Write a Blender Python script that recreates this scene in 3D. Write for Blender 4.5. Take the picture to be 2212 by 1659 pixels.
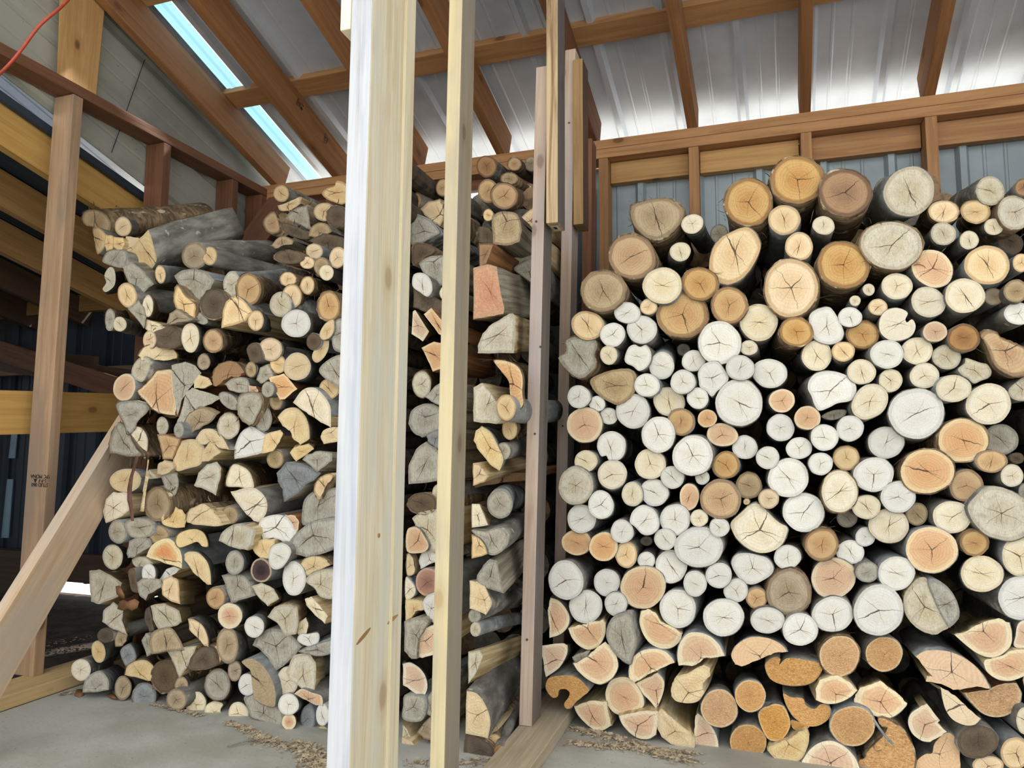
import bpy, bmesh, math, random
from mathutils import Vector, Matrix
from mathutils.geometry import tessellate_polygon
C = bpy.context.scene.collection
R = math.radians
for o in list(bpy.data.objects): bpy.data.objects.remove(o, do_unlink=True)

# ---------------------------------------------------------------- camera
FPX, CX, CY, CAMZ = 1530.0, 1106.0, 829.5, 0.75
up = Vector((.0062, -.995, .0989)).normalized()
yd = Vector((514/FPX, 0, 1.)); yd.y = -(yd.x*up.x+yd.z*up.z)/up.y; yd.normalize()
xd = yd.cross(up)
if xd.x < 0: xd = -xd
MW = Matrix((xd, yd, up))                     # picture directions (right, down, forward) -> world
cd = bpy.data.cameras.new('camera'); cam = bpy.data.objects.new('camera', cd); C.objects.link(cam)
rot = Matrix((MW @ Vector((1,0,0)), MW @ Vector((0,-1,0)), MW @ Vector((0,0,-1)))).transposed()
cam.matrix_world = Matrix.Translation((0,0,CAMZ)) @ rot.to_4x4()
cd.sensor_fit = 'HORIZONTAL'; cd.sensor_width = 36; cd.lens = FPX/2212*36; cd.clip_start = .02; cd.clip_end = 200
bpy.context.scene.camera = cam

def ray(x, y): return MW @ Vector(((x-CX)/FPX, (y-CY)/FPX, 1.))
def at(x, y, X=None, Y=None, Z=None):
    """the point of the place that stands at this direction on a known wall, front or floor plane"""
    d = ray(x, y); o = Vector((0,0,CAMZ))
    if X is not None: t = (X-o.x)/d.x
    elif Y is not None: t = (Y-o.y)/d.y
    else: t = (Z-o.z)/d.z
    return o + d*t
def hit(x, y, p, n):
    d = ray(x, y); o = Vector((0,0,CAMZ)); return o + d*((p-o).dot(n)/d.dot(n))

# ---------------------------------------------------------------- world, sun, exposure
sc = bpy.context.scene
w = bpy.data.worlds.new('sky'); sc.world = w; w.use_nodes = True
bg = w.node_tree.nodes['Background']; bg.inputs[0].default_value = (.95,.97,1.0,1); bg.inputs[1].default_value = 1.25
sd = bpy.data.lights.new('sun', 'SUN'); sd.energy = 4.0; sd.angle = R(2); sd.color = (1,.97,.93)
sun = bpy.data.objects.new('sun', sd); C.objects.link(sun)
sun.rotation_euler = Vector((-.25,-.55,-.8)).to_track_quat('-Z','Y').to_euler()
sc.view_settings.view_transform = 'Standard'; sc.view_settings.look = 'None'
sc.view_settings.exposure = 0.75; sc.view_settings.gamma = 1; sc.view_settings.use_curve_mapping = False

# ---------------------------------------------------------------- node helper
def lin(c):
    return tuple(((v/255)/12.92 if v/255 <= .04045 else ((v/255+.055)/1.055)**2.4) for v in c) + (1,)
class NT:
    def __init__(s, name):
        s.m = bpy.data.materials.new(name); s.m.use_nodes = True; s.t = s.m.node_tree; s.b = s.t.nodes['Principled BSDF']
    def n(s, typ, props=None, **ins):
        nd = s.t.nodes.new(typ)
        for k, v in (props or {}).items(): setattr(nd, k, v)
        for k, v in ins.items():
            k2 = int(k[1:]) if k[0] == 'i' and k[1:].isdigit() else k.replace('_', ' ')
            if isinstance(v, bpy.types.NodeSocket): s.t.links.new(v, nd.inputs[k2])
            else: nd.inputs[k2].default_value = v
        return nd
    def m_(s, op, a, b=0.0, c=0.0, clamp=False): return s.n('ShaderNodeMath', {'operation': op, 'use_clamp': clamp}, i0=a, i1=b, i2=c).outputs[0]
    def mix(s, f, a, b, mode='MIX'): return s.n('ShaderNodeMix', {'data_type':'RGBA','blend_type':mode}, i0=f, i6=a, i7=b).outputs[2]
    def noise(s, v, scale, detail=3, rough=.55, dist=0.): return s.n('ShaderNodeTexNoise', None, Vector=v, Scale=scale, Detail=detail, Roughness=rough, Distortion=dist).outputs[0]
    def ramp(s, f, a, b): return s.n('ShaderNodeMapRange', {'interpolation_type':'SMOOTHSTEP'}, i0=f, i1=a, i2=b).outputs[0]
    def scale(s, v, sc_): return s.n('ShaderNodeMapping', None, Vector=v, Scale=sc_).outputs[0]
    def shift(s, v):
        r = s.n('ShaderNodeObjectInfo').outputs['Random']
        return s.n('ShaderNodeVectorMath', {'operation':'ADD'}, i0=v, i1=s.n('ShaderNodeVectorMath', {'operation':'SCALE'}, i0=(37.,91.,53.), Scale=r).outputs[0]).outputs[0], r
    def coord(s): return s.n('ShaderNodeTexCoord').outputs['Object']
    def out(s, col, rough=.8, bump=None, bs=.4, bd=.004, metal=0.):
        for k, v in (('Base Color', col), ('Roughness', rough), ('Metallic', metal)):
            if isinstance(v, bpy.types.NodeSocket): s.t.links.new(v, s.b.inputs[k])
            else: s.b.inputs[k].default_value = v
        if bump is not None:
            bn = s.n('ShaderNodeBump', None, Strength=bs, Distance=bd, Height=bump)
            s.t.links.new(bn.outputs[0], s.b.inputs['Normal'])
        return s.m

# ---------------------------------------------------------------- materials
def wood_end(name, base, heart, rim, rings=.35, crack=1., fuzz=0., stain=.3, fib=0., rimw=.87):
    t = NT(name); uv = t.n('ShaderNodeUVMap').outputs[0]
    rnd = t.n('ShaderNodeObjectInfo').outputs['Random']
    off = t.n('ShaderNodeVectorMath', {'operation':'ADD'}, i0=uv, i1=t.n('ShaderNodeVectorMath', {'operation':'SCALE'}, i0=(13.,29.,17.), Scale=rnd).outputs[0]).outputs[0]
    rad = t.n('ShaderNodeAttribute', {'attribute_name':'rad'}).outputs['Fac']
    xyz = t.n('ShaderNodeSeparateXYZ', None, Vector=uv)
    u, v = xyz.outputs[0], xyz.outputs[1]
    r = t.n('ShaderNodeVectorMath', {'operation':'LENGTH'}, i0=uv).outputs['Value']
    wob = t.noise(off, 1.6, 3)
    rr = t.m_('ADD', r, t.m_('MULTIPLY', wob, .35))
    ring = t.m_('SINE', t.m_('MULTIPLY', rr, 62.))
    ring = t.m_('MULTIPLY', t.m_('ADD', ring, 1.), .5)
    ang = t.m_('ARCTAN2', v, u)
    ray_ = t.n('ShaderNodeTexNoise', {'noise_dimensions':'1D'}, W=t.m_('ADD', t.m_('MULTIPLY', ang, 22.), t.m_('MULTIPLY', rnd, 99.)), Scale=1., Detail=2.).outputs[0]
    col = t.mix(t.ramp(t.m_('ADD', rad, t.m_('MULTIPLY', wob, .3)), .35, .95), lin(heart), lin(base))
    col = t.mix(t.m_('MULTIPLY', t.ramp(t.m_('ADD', rad, t.m_('MULTIPLY', wob, .12)), rimw, rimw+.1), .85), col, lin(rim))
    col = t.mix(t.m_('MULTIPLY', ring, rings), col, t.mix(1., col, (.76,.68,.57,1), 'MULTIPLY'))
    col = t.mix(t.m_('MULTIPLY', t.ramp(ray_, .45, .75), .22), col, t.mix(1., col, (.6,.54,.45,1), 'MULTIPLY'))
    st = t.ramp(t.noise(off, 2.3, 5, .65), .5, .75)
    col = t.mix(t.m_('MULTIPLY', st, stain), col, t.mix(1., col, (.60,.56,.50,1), 'MULTIPLY'))
    spk = t.ramp(t.noise(off, 26., 2, .5), .66, .74)
    col = t.mix(t.m_('MULTIPLY', spk, .35), col, lin((90,75,55)))
    saw = t.noise(t.scale(off, (70., 16., 1.)), 1., 2, .6)
    col = t.mix(t.m_('MULTIPLY', t.ramp(saw, .45, .65), .22), col, t.mix(1., col, (.72,.66,.58,1), 'MULTIPLY'))
    if fib:
        fb = t.noise(t.n('ShaderNodeMapping', None, Vector=off, Scale=(34., 5., 1.), Rotation=(0,0,.6)).outputs[0], 1., 5, .7, 1.2)
        col = t.mix(t.m_('MULTIPLY', t.ramp(fb, .52, .66), fib), col, t.mix(1., col, (1.32,1.28,1.18,1), 'MULTIPLY'))
        col = t.mix(t.m_('MULTIPLY', t.ramp(fb, .48, .36), fib), col, t.mix(1., col, (.55,.52,.46,1), 'MULTIPLY'))
        pt = t.ramp(t.noise(off, 4.5, 4, .7), .52, .62); col = t.mix(t.m_('MULTIPLY', pt, .5*fib), col, t.mix(1., col, (.66,.58,.46,1), 'MULTIPLY'))
    if fuzz:
        fz = t.noise(t.scale(off, (8., 17., 1.)), 1.4, 5, .75, 1.5)
        col = t.mix(t.m_('MULTIPLY', t.ramp(fz, .45, .62), fuzz*.75), col, lin((238,188,96)))
        col = t.mix(t.m_('MULTIPLY', t.ramp(fz, .50, .34), fuzz), col, lin((168,104,24)))
    # drying cracks running out from the pith
    w2 = t.noise(off, 3.1, 2); cm = None
    for k in range(6):
        a = t.m_('ADD', t.m_('MULTIPLY', rnd, 6.283*(3+.15*k)), (0,2.2,4.1,1.2,3.1,5.2)[k])
        a = t.m_('ADD', a, t.m_('MULTIPLY', t.m_('SUBTRACT', w2, .5), .45))
        cs, sn = t.m_('COSINE', a), t.m_('SINE', a)
        al = t.m_('ADD', t.m_('MULTIPLY', u, cs), t.m_('MULTIPLY', v, sn))
        ac = t.m_('ABSOLUTE', t.m_('SUBTRACT', t.m_('MULTIPLY', v, cs), t.m_('MULTIPLY', u, sn)))
        ln = t.m_('ADD', .45, t.m_('MULTIPLY', t.m_('FRACT', t.m_('MULTIPLY', rnd, 7.3+5.1*k)), .62))
        wd = t.m_('MULTIPLY', t.m_('SUBTRACT', ln, al), (.034, .022, .016, .011, .010, .009)[k]*crack)
        msk = t.m_('MULTIPLY', t.m_('GREATER_THAN', al, -.03), t.m_('LESS_THAN', ac, wd))
        cm = msk if cm is None else t.m_('MAXIMUM', cm, msk)
    if crack: col = t.mix(t.m_('MULTIPLY', cm, .88), col, lin((52,38,26)))
    val = t.m_('ADD', .94, t.m_('MULTIPLY', t.m_('FRACT', t.m_('MULTIPLY', rnd, 17.7)), .2))
    col = t.n('ShaderNodeHueSaturation', None, Color=col, Value=val, Saturation=t.m_('ADD', .74, t.m_('MULTIPLY', t.m_('FRACT', t.m_('MULTIPLY', rnd, 5.9)), .22)), Hue=.5, Fac=1.).outputs[0]
    bm_ = t.m_('SUBTRACT', t.m_('ADD', t.m_('MULTIPLY', t.noise(off, 30., 3, .6), .5), t.m_('MULTIPLY', ring, .15)), t.m_('MULTIPLY', cm, 2.))
    return t.out(col, .82, bm_, .5 if not fuzz else .8, .003)

ENDS = {  # base, heart, rim
 'w': ((230,228,217),(226,220,203),(208,204,192),.14,.9,0,.2), 'c': ((234,222,190),(228,210,168),(214,198,160),.2,1.,0,.26),
 'C': ((208,200,174),(196,182,148),(182,170,144),.2,.8,0,.5), 'G': ((180,176,158),(166,158,138),(150,144,130),.22,.7,0,.6),
 't': ((236,208,154),(226,188,126),(198,158,98),.25,1.1,0,.22), 'T': ((184,162,122),(164,140,98),(144,120,84),.4,.9,0,.5),
 'h': ((208,168,100),(196,146,74),(150,108,58),.45,.9,0,.32), 'H': ((172,128,70),(152,106,56),(112,76,42),.4,.9,0,.4),
 'o': ((222,176,120),(216,162,104),(232,206,156),.4,1.,0,.18), 'O': ((206,148,108),(198,130,92),(196,150,110),.25,.3,.25,.4),
 'p': ((230,192,146),(222,174,126),(244,228,186),.3,.6,0,.15), 'P': ((230,196,130),(222,146,82),(240,220,168),.3,.6,0,.15),
 'y': ((232,206,146),(224,188,122),(216,190,136),.18,.5,.15,.25), 'a': ((204,142,52),(194,130,42),(232,198,140),.1,.15,.95,.3),
 'd': ((104,88,66),(84,68,50),(88,74,58),.3,.6,.1,.7), 'B': ((146,152,154),(134,138,138),(120,126,128),.2,.7,0,.6),  # the dark tone serves rotten ends and paints shade on recessed ones
 'V': ((84,58,58),(48,30,34),(196,176,146),.3,.3,0,.4), 'R': ((176,122,88),(150,90,62),(206,150,112),.35,.6,0,.4)}
EM = {k: wood_end('cut_wood_'+n, *ENDS[k], fib={'G':.75,'C':.55,'T':.35,'B':.6,'y':.3,'c':.2,'O':.5,'d':.5}.get(k, .12), rimw={'p':.78,'P':.70,'o':.84,'a':.93}.get(k, .87)) for k, n in dict(w='white', c='cream', C='straw', G='weathered_grey', t='tan', T='dull_tan', h='honey', H='dark_honey',
      o='orange', O='pink_orange', p='pinkish', P='orange_heart', y='yellow_cream', a='amber', d='dark_rot_and_shade', B='blue_grey', V='purple_heart', R='reddish').items()}
def bark(name, dark, mid, light, kind):
    t = NT(name); v, r = t.shift(t.coord())
    if kind == 'curl':      # thin papery bark peeling in bands round the log
        n1 = t.noise(t.scale(v, (14, 60, 14)), 1., 4, .65, .6); n2 = t.noise(v, 22., 4)
    elif kind == 'smooth':
        n1 = t.noise(t.scale(v, (30, 12, 30)), 1., 4, .6); n2 = t.noise(v, 9., 5, .65)
    else:
        n1 = t.noise(t.scale(v, (20, 55, 20)), 1., 3, .6, .5); n2 = t.noise(v, 14., 4, .7)
    col = t.mix(t.ramp(n1, .35, .68), lin(dark), lin(mid))
    col = t.mix(t.ramp(n2, .58, .72), col, lin(light))
    if kind != 'white':
        sp = t.ramp(t.noise(v, 34., 2), .68, .74); col = t.mix(t.m_('MULTIPLY', sp, .6), col, lin(light))
    col = t.n('ShaderNodeHueSaturation', None, Color=col, Value=t.m_('ADD', .8, t.m_('MULTIPLY', r, .4)), Saturation=1., Hue=.5, Fac=1.).outputs[0]
    return t.out(col, .85, t.m_('ADD', n1, t.m_('MULTIPLY', n2, .6)), .8, .006)
BM = {'k': bark('grey_bark', (96,94,88), (142,139,130), (202,199,186), 'smooth'), 'b': bark('curly_brown_bark', (84,66,46), (148,126,94), (212,194,158), 'curl'),
      'w': bark('white_birch_bark', (96,98,98), (180,186,188), (216,220,220), 'white'), 'g': bark('blue_grey_bark', (116,120,120), (154,158,156), (196,198,192), 'smooth')}
def split_side(name, c1, c2, c3):
    t = NT(name); v, r = t.shift(t.coord())
    g = t.noise(t.scale(v, (60, 3, 60)), 1., 4, .6, .4); s2 = t.noise(v, 7., 4, .6)
    col = t.mix(t.ramp(g, .35, .68), lin(c2), lin(c1)); col = t.mix(t.ramp(s2, .55, .75), col, lin(c3))
    return t.out(col, .85, g, .9, .006)
SS = {'light': split_side('split_wood_light', (226,208,166), (176,150,104), (190,176,144)), 'grey': split_side('split_wood_grey', (176,168,148), (120,112,94), (150,140,118)),
      'brown': split_side('split_wood_brown', (172,120,76), (112,74,46), (136,100,66)), 'dark': split_side('split_wood_dark', (104,84,64), (62,50,38), (84,70,54))}
SIDE = {'w':'light','c':'light','C':'light','G':'grey','t':'light','T':'grey','h':'brown','H':'brown','o':'brown','O':'grey','p':'light','P':'light','y':'light','a':'brown','d':'dark','B':'grey','V':'dark','R':'brown'}

def lumber(name, c1, c2, knot=(96,58,30), grey=None, kn=.8, grain=.75):
    t = NT(name); v, r = t.shift(t.coord())
    g = t.noise(t.scale(v, (2.2, 44, 44)), 1., 6, .68, .8)
    g2 = t.n('ShaderNodeTexWave', {'wave_type':'BANDS','bands_direction':'Y'}, Vector=t.scale(v, (.35, 1., 1.)), Scale=14., Distortion=6., Detail=2., Detail_Scale=1.2).outputs[1] if False else t.noise(t.scale(v, (1.6, 130, 130)), 1., 3, .6, .3)
    col = t.mix(t.m_('MULTIPLY', t.ramp(g, .35, .7), grain), lin(c1), lin(c2))
    col = t.mix(t.m_('MULTIPLY', t.ramp(g2, .55, .7), .35), col, t.mix(1., col, (.66,.55,.42,1), 'MULTIPLY'))
    if grey: col = t.mix(t.m_('MULTIPLY', t.ramp(t.noise(t.scale(v, (2., 9, 9)), 1., 4, .6), .42, .66), .8), col, lin(grey))
    vo = t.n('ShaderNodeTexVoronoi', None, Vector=t.scale(v, (4.5, 8., 8.)), Scale=1., Randomness=1.).outputs['Distance']
    k1 = t.m_('MULTIPLY', t.ramp(vo, .13, .07), kn); ringk = t.m_('MULTIPLY', t.m_('SINE', t.m_('MULTIPLY', vo, 70.)), .25)
    col = t.mix(t.m_('MULTIPLY', t.ramp(vo, .26, .13), .35*kn), col, t.mix(1., col, (.6,.42,.26,1), 'MULTIPLY'))
    col = t.mix(k1, col, lin(knot))
    col = t.n('ShaderNodeHueSaturation', None, Color=col, Value=t.m_('ADD', .88, t.m_('MULTIPLY', r, .24)), Saturation=1., Hue=.5, Fac=1.).outputs[0]
    return t.out(col, .72, t.m_('ADD', g, t.m_('MULTIPLY', g2, .5)), .35, .003)
LM = {'rafter': lumber('rafter_wood', (156,108,66), (120,78,46)), 'plate': lumber('plate_wood', (182,136,90), (146,102,62)), 'girt': lumber('girt_wood', (200,158,100), (170,126,74)),
      'red': lumber('reddish_lumber', (128,86,60), (96,62,42)), 'stud': lumber('stud_wood', (190,158,124), (160,126,94), grey=(150,130,112)), 'yellow': lumber('yellow_board', (216,174,100), (196,148,76), kn=.6),
      'cream': lumber('cream_board', (236,220,174), (220,198,146), (190,140,84), grey=(196,184,158), kn=.4, grain=.5), 'bleach': lumber('weathered_post', (230,220,192), (204,186,146), (150,116,70), grey=(208,206,192), kn=.5, grain=.9),
      'pink': lumber('pinkish_post', (200,180,160), (168,142,122), (90,60,44), grey=(178,168,166), kn=.5), 'bleachf': lumber('bleached_front', (204,207,210), (172,177,188), (150,150,150), grey=(214,214,212), kn=.0, grain=.9), 'greyf': lumber('shaded_beige_side', (176,164,140), (150,138,114), (90,70,50), grey=(160,152,140), kn=.5), 'greyd': lumber('shaded_grey_side', (120,112,106), (88,80,74), (60,50,44), kn=.3), 'plank': lumber('grey_plank', (198,182,154), (160,144,118), (110,80,50), grey=(176,168,150), kn=.5), 'beadm': lumber('bead_wood', (232,222,190), (214,202,168), kn=0.), 'treat': lumber('treated_board', (222,196,152), (140,108,72), kn=.2, grain=1.), 'olive': lumber('olive_board', (170,138,88), (130,102,64), kn=.3),
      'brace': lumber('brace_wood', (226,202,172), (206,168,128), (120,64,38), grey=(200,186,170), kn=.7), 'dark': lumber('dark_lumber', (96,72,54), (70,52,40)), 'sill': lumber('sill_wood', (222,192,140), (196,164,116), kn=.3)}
def metal_mat(name, c, rough, m=.0, spots=.0, lo=.86):
    t = NT(name); v = t.coord(); n = t.noise(v, 3., 4)
    col = t.mix(t.ramp(n, .4, .7), lin(c), lin(tuple(x*lo for x in c)))
    if spots: col = t.mix(t.m_('MULTIPLY', t.ramp(t.noise(v, 60., 2), .7, .76), spots), col, lin((70,66,58)))
    return t.out(col, rough, t.noise(v, 1.2, 2), .15, .01, m)
MM = {'roof': metal_mat('roof_metal', (212,220,232), .42, .35), 'side': metal_mat('siding_metal', (178,180,170), .5, .1, .5), 'back': metal_mat('back_wall_metal', (152,165,170), .45, .1, .6), 'dark': metal_mat('dark_metal', (50,64,80), .6, .1), 'corner': metal_mat('shaded_corner_metal', (84,92,98), .6, .1)}
def conc():
    t = NT('concrete_slab'); v = t.coord()
    a = t.noise(v, 2.2, 6, .6); b = t.noise(t.scale(v, (4, 14, 4)), 1., 5, .65); c = t.noise(v, 90., 2)
    col = t.mix(t.ramp(a, .38, .66), lin((160,158,146)), lin((190,191,184))); col = t.mix(t.m_('MULTIPLY', t.ramp(b, .55, .75), .4), col, lin((140,136,124)))
    col = t.mix(t.m_('MULTIPLY', t.ramp(c, .66, .72), .5), col, lin((110,104,92)))
    return t.out(col, .8, t.m_('ADD', b, c), .3, .003)
def plain(name, c, rough=.6, c2=None, sc_=20.):
    t = NT(name)
    return t.out(t.mix(t.ramp(t.noise(t.shift(t.coord())[0], sc_, 3), .4, .65), lin(c), lin(c2 or tuple(x*.8 for x in c))), rough)
SLAB = conc(); DIRT = plain('leaf_strewn_dirt', (70,58,48), .95, (40,34,28), 12.); LAND = plain('outdoor_ground', (226,220,206), .9, (200,192,176), 6.)
STEEL = plain('screw_steel', (200,200,196), .35); NAIL = plain('nail_head', (74,62,56), .5); INK = plain('stamp_ink', (40,34,32), .8)
CORD = plain('orange_red_cord', (190,74,48), .45); LEAF = plain('dead_leaf', (140,98,62), .7, (106,70,42)); CHIP = plain('wood_chip', (196,180,152), .8, (130,112,90), 60.)
LABELM = plain('paper_tag', (214,206,184), .6); CREAMW = plain('pale_fascia', (240,234,208), .6, (232,224,196))

# ---------------------------------------------------------------- object helpers
def link(name, me, mat=None, parent=None, mats=None):
    o = bpy.data.objects.new(name, me); C.objects.link(o)
    for m in (mats or [mat]):
        if m: me.materials.append(m)
    if parent: o.parent = parent
    return o
def tag(o, label, cat, group=None, kind=None):
    if label: o['label'] = label
    if cat: o['category'] = cat
    if group: o['group'] = group
    if kind: o['kind'] = kind
    return o
def bmo(name, bm, mat, parent=None, smooth=False):
    me = bpy.data.meshes.new(name); bmesh.ops.recalc_face_normals(bm, faces=bm.faces); bm.to_mesh(me); bm.free()
    if smooth: me.shade_smooth()
    return link(name, me, mat, parent)
def hexa(name, a, b, mat, label=None, cat=None, group=None, kind=None, parent=None, bev=.0025, seg=8):
    """a board given by its two end quads (four corners each, same order); its own X runs along the grain"""
    a = [Vector(p) for p in a]; b = [Vector(p) for p in b]
    ca = sum(a, Vector())/4; cb = sum(b, Vector())/4; ax = (cb-ca).normalized()
    s = (a[1]-a[0]); s = (s-ax*s.dot(ax)).normalized(); n = ax.cross(s)
    M3 = Matrix((ax, s, n)).transposed(); inv = M3.transposed()
    bm = bmesh.new(); rings = []
    for i in range(seg+1):
        f = i/seg; rings.append([bm.verts.new(inv @ (a[j].lerp(b[j], f)-ca)) for j in range(4)])
    for r0, r1 in zip(rings, rings[1:]):
        for j in range(4): bm.faces.new((r0[j], r0[(j+1)%4], r1[(j+1)%4], r1[j]))
    bm.faces.new(rings[0][::-1]); bm.faces.new(rings[-1])
    bmesh.ops.recalc_face_normals(bm, faces=bm.faces)
    if bev:
        es = [e for e in bm.edges if len(e.link_faces) == 2 and e.calc_face_angle(0) > .5]
        bmesh.ops.bevel(bm, geom=es, offset=bev, segments=2, affect='EDGES', profile=.6)
    o = bmo(name, bm, mat)
    o.matrix_world = Matrix.Translation(ca) @ M3.to_4x4()
    if parent:
        bpy.context.view_layer.update(); o.parent = parent; o.matrix_parent_inverse = parent.matrix_world.inverted()
    return tag(o, label, cat, group, kind)
def face_mat(o, n, mat):
    o.data.materials.append(mat); n = Vector(n); q = o.matrix_world.to_3x3()
    for f in o.data.polygons:
        if (q @ f.normal).normalized().dot(n) > .8: f.material_index = len(o.data.materials)-1
def beam(name, p0, p1, side, w_, h_, mat, **k):
    """board from p0 to p1 (corner line), w_ along side, h_ along the third direction (upwards)"""
    p0, p1 = Vector(p0), Vector(p1); ax = (p1-p0).normalized(); s = Vector(side); s = (s-ax*s.dot(ax)).normalized(); n = s.cross(ax)
    if n.z < 0 or (abs(n.z) < 1e-4 and n.y < 0): n = -n
    q = [Vector(), s*w_, s*w_+n*h_, n*h_]
    return hexa(name, [p0+v for v in q], [p1+v for v in q], mat, **k)
def box(name, lo, hi, mat, **k):
    x0,y0,z0 = lo; x1,y1,z1 = hi; d = [x1-x0, y1-y0, z1-z0]; i = d.index(max(d))
    if i == 0: a = [(x0,y0,z0),(x0,y1,z0),(x0,y1,z1),(x0,y0,z1)]; b = [(x1,)+p[1:] for p in a]
    elif i == 1: a = [(x0,y0,z0),(x1,y0,z0),(x1,y0,z1),(x0,y0,z1)]; b = [(p[0],y1,p[2]) for p in a]
    else: a = [(x0,y0,z0),(x1,y0,z0),(x1,y1,z0),(x0,y1,z0)]; b = [(p[0],p[1],z1) for p in a]
    return hexa(name, a, b, mat, **k)
def tube(name, pts, rad, mat, label, cat, parent=None, bez=True):
    cu = bpy.data.curves.new(name, 'CURVE'); cu.dimensions = '3D'; cu.bevel_depth = rad; cu.bevel_resolution = 4; cu.use_fill_caps = True
    sp = cu.splines.new('NURBS'); sp.points.add(len(pts)-1); sp.use_endpoint_u = True; sp.order_u = 4
    for p, q in zip(sp.points, pts): p.co = (*q, 1)
    cu.materials.append(mat); o = bpy.data.objects.new(name, cu); C.objects.link(o); o = to_mesh(o)
    if parent: o.parent = parent
    return tag(o, label, cat)
def to_mesh(o):
    bpy.context.view_layer.update()
    me = bpy.data.meshes.new_from_object(o.evaluated_get(bpy.context.evaluated_depsgraph_get())); nm = o.name; mw = o.matrix_world.copy()
    cu = o.data; bpy.data.objects.remove(o, do_unlink=True); n = bpy.data.objects.new(nm, me); C.objects.link(n); n.matrix_world = mw; return n
def disc(name, p, n, r, mat, parent, th=.002):
    bm = bmesh.new(); bmesh.ops.create_cone(bm, cap_ends=True, segments=12, radius1=r, radius2=r*.8, depth=th)
    o = bmo(name, bm, mat); o.matrix_world = Matrix.Translation(p) @ Vector(n).to_track_quat('Z','Y').to_matrix().to_4x4()
    bpy.context.view_layer.update(); o.parent = parent; o.matrix_parent_inverse = parent.matrix_world.inverted(); return o
def ribbed(name, origin, u, v, lu, lv, prof, mat, **k):
    """sheet metal: u across the ribs, v along them; prof = list of (distance, height) along u"""
    u = Vector(u).normalized(); v = Vector(v).normalized(); n = u.cross(v).normalized(); o3 = Vector(origin)
    bm = bmesh.new(); rows = []
    for d, h in prof:
        if d > lu: break
        rows.append([bm.verts.new(o3+u*d+n*h+v*(lv*j/2)) for j in range(3)])
    for a, b in zip(rows, rows[1:]):
        for j in range(2): bm.faces.new((a[j], b[j], b[j+1], a[j+1]))
    o = bmo(name, bm, mat)
    md = o.modifiers.new('thickness', 'SOLIDIFY'); md.thickness = .0012; md.offset = 0
    return tag(o, k.get('label'), k.get('cat'), k.get('group'), k.get('kind'))
def rib_profile(L, pitch=.2286, hi=.019, minor=.003, start=0.):
    out = []; d = start
    while d < L:
        for a, h in ((0,0),(.012,hi),(.032,hi),(.044,0),(.085,0),(.089,minor),(.095,minor),(.099,0),(.150,0),(.154,minor),(.160,minor),(.164,0)): out.append((d+a, h))
        d += pitch
    return out
def sheet_poly(name, pts, th, n, mat, **k):
    n = Vector(n).normalized()*th; bm = bmesh.new()
    a = [bm.verts.new(Vector(p)) for p in pts]; b = [bm.verts.new(Vector(p)+n) for p in pts]
    bm.faces.new(a); bm.faces.new(b[::-1])
    for i in range(len(pts)): bm.faces.new((a[i], a[(i+1)%len(pts)], b[(i+1)%len(pts)], b[i]))
    o = bmo(name, bm, mat); return tag(o, k.get('label'), k.get('cat'), k.get('group'), k.get('kind'))

# ================================================================ the setting
YB = 2.75; K = .352; DR = Vector((.0437, 1, -K))          # back wall line, roof fall and rafter run
def roofz(y, off=0.): return 2.03 + off + K*(YB-y)
sheet_poly('floor', [(-2.07,-6,0),(5,-6,0),(5,2.86,0),(-2.07,2.86,0)], -.12, (0,0,1), SLAB, kind='structure')
sheet_poly('floor_dirt', [(-9,-6,-.03),(-2.07,-6,-.03),(-2.07,3.04,-.03),(-9,3.04,-.03)], -.1, (0,0,1), DIRT, kind='structure')
sheet_poly('ground_outside', [(-30,3.6,-.05),(20,3.6,-.05),(20,30,-.05),(-30,30,-.05)], -.1, (0,0,1), LAND, kind='structure')
sheet_poly('ground_behind_shed', [(-30,3.04,-.04),(-2.2,3.04,-.04),(-2.2,3.7,-.04),(-30,3.7,-.04)], -.1, (0,0,1), LAND, kind='structure')
sheet_poly('ground_back_yard', [(-2.2,2.88,-.05),(20,2.88,-.05),(20,3.6,-.05),(-2.2,3.6,-.05)], -.1, (0,0,1), LAND, kind='structure')
sheet_poly('ground_front', [(-30,-30,-.16),(20,-30,-.16),(20,-6,-.16),(-30,-6,-.16)], -.1, (0,0,1), LAND, kind='structure')
dn = DR.normalized(); nr = Vector((1,0,0)).cross(DR).normalized()
prof = rib_profile(6.2, .25, .022, .003, .02)
t0 = -2.04
o3 = Vector((t0, YB, roofz(YB, .185))) + DR*.42
ribbed('ceiling', o3, Vector((1,0,0)), -DR, 6.0, 2.75, prof, MM['roof'], kind='structure')
ribbed('ceiling_overhang', Vector((-2.117, YB, roofz(YB,.185)))+DR*.42, Vector((-1,0,0)), -DR, 1.2, 2.75, rib_profile(1.3), MM['roof'], kind='structure')
tr = NT('translucent_sheet'); tb = tr.n('ShaderNodeBsdfTranslucent', None, Color=(.55,.78,.9,1)); tg2 = tr.n('ShaderNodeBsdfDiffuse', None, Color=(.6,.72,.8,1))
mx = tr.n('ShaderNodeMixShader', None, i0=.35, i1=tb.outputs[0], i2=tg2.outputs[0]); tr.t.links.new(mx.outputs[0], tr.t.nodes['Material Output'].inputs[0])
ribbed('roof_reflection_strip', Vector((-2.122, YB, roofz(YB,.187)))+DR*.42, Vector((1,0,0)), -DR, .09, 2.75, [(0,0),(.02,0),(.03,.008),(.045,.008),(.055,0),(.085,0)], tr.m, label='narrow translucent strip added for the bright roof reflection beside the leftmost rafter', cat='roof strip')  # added translucent strip standing in for a bright reflection on the metal
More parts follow.
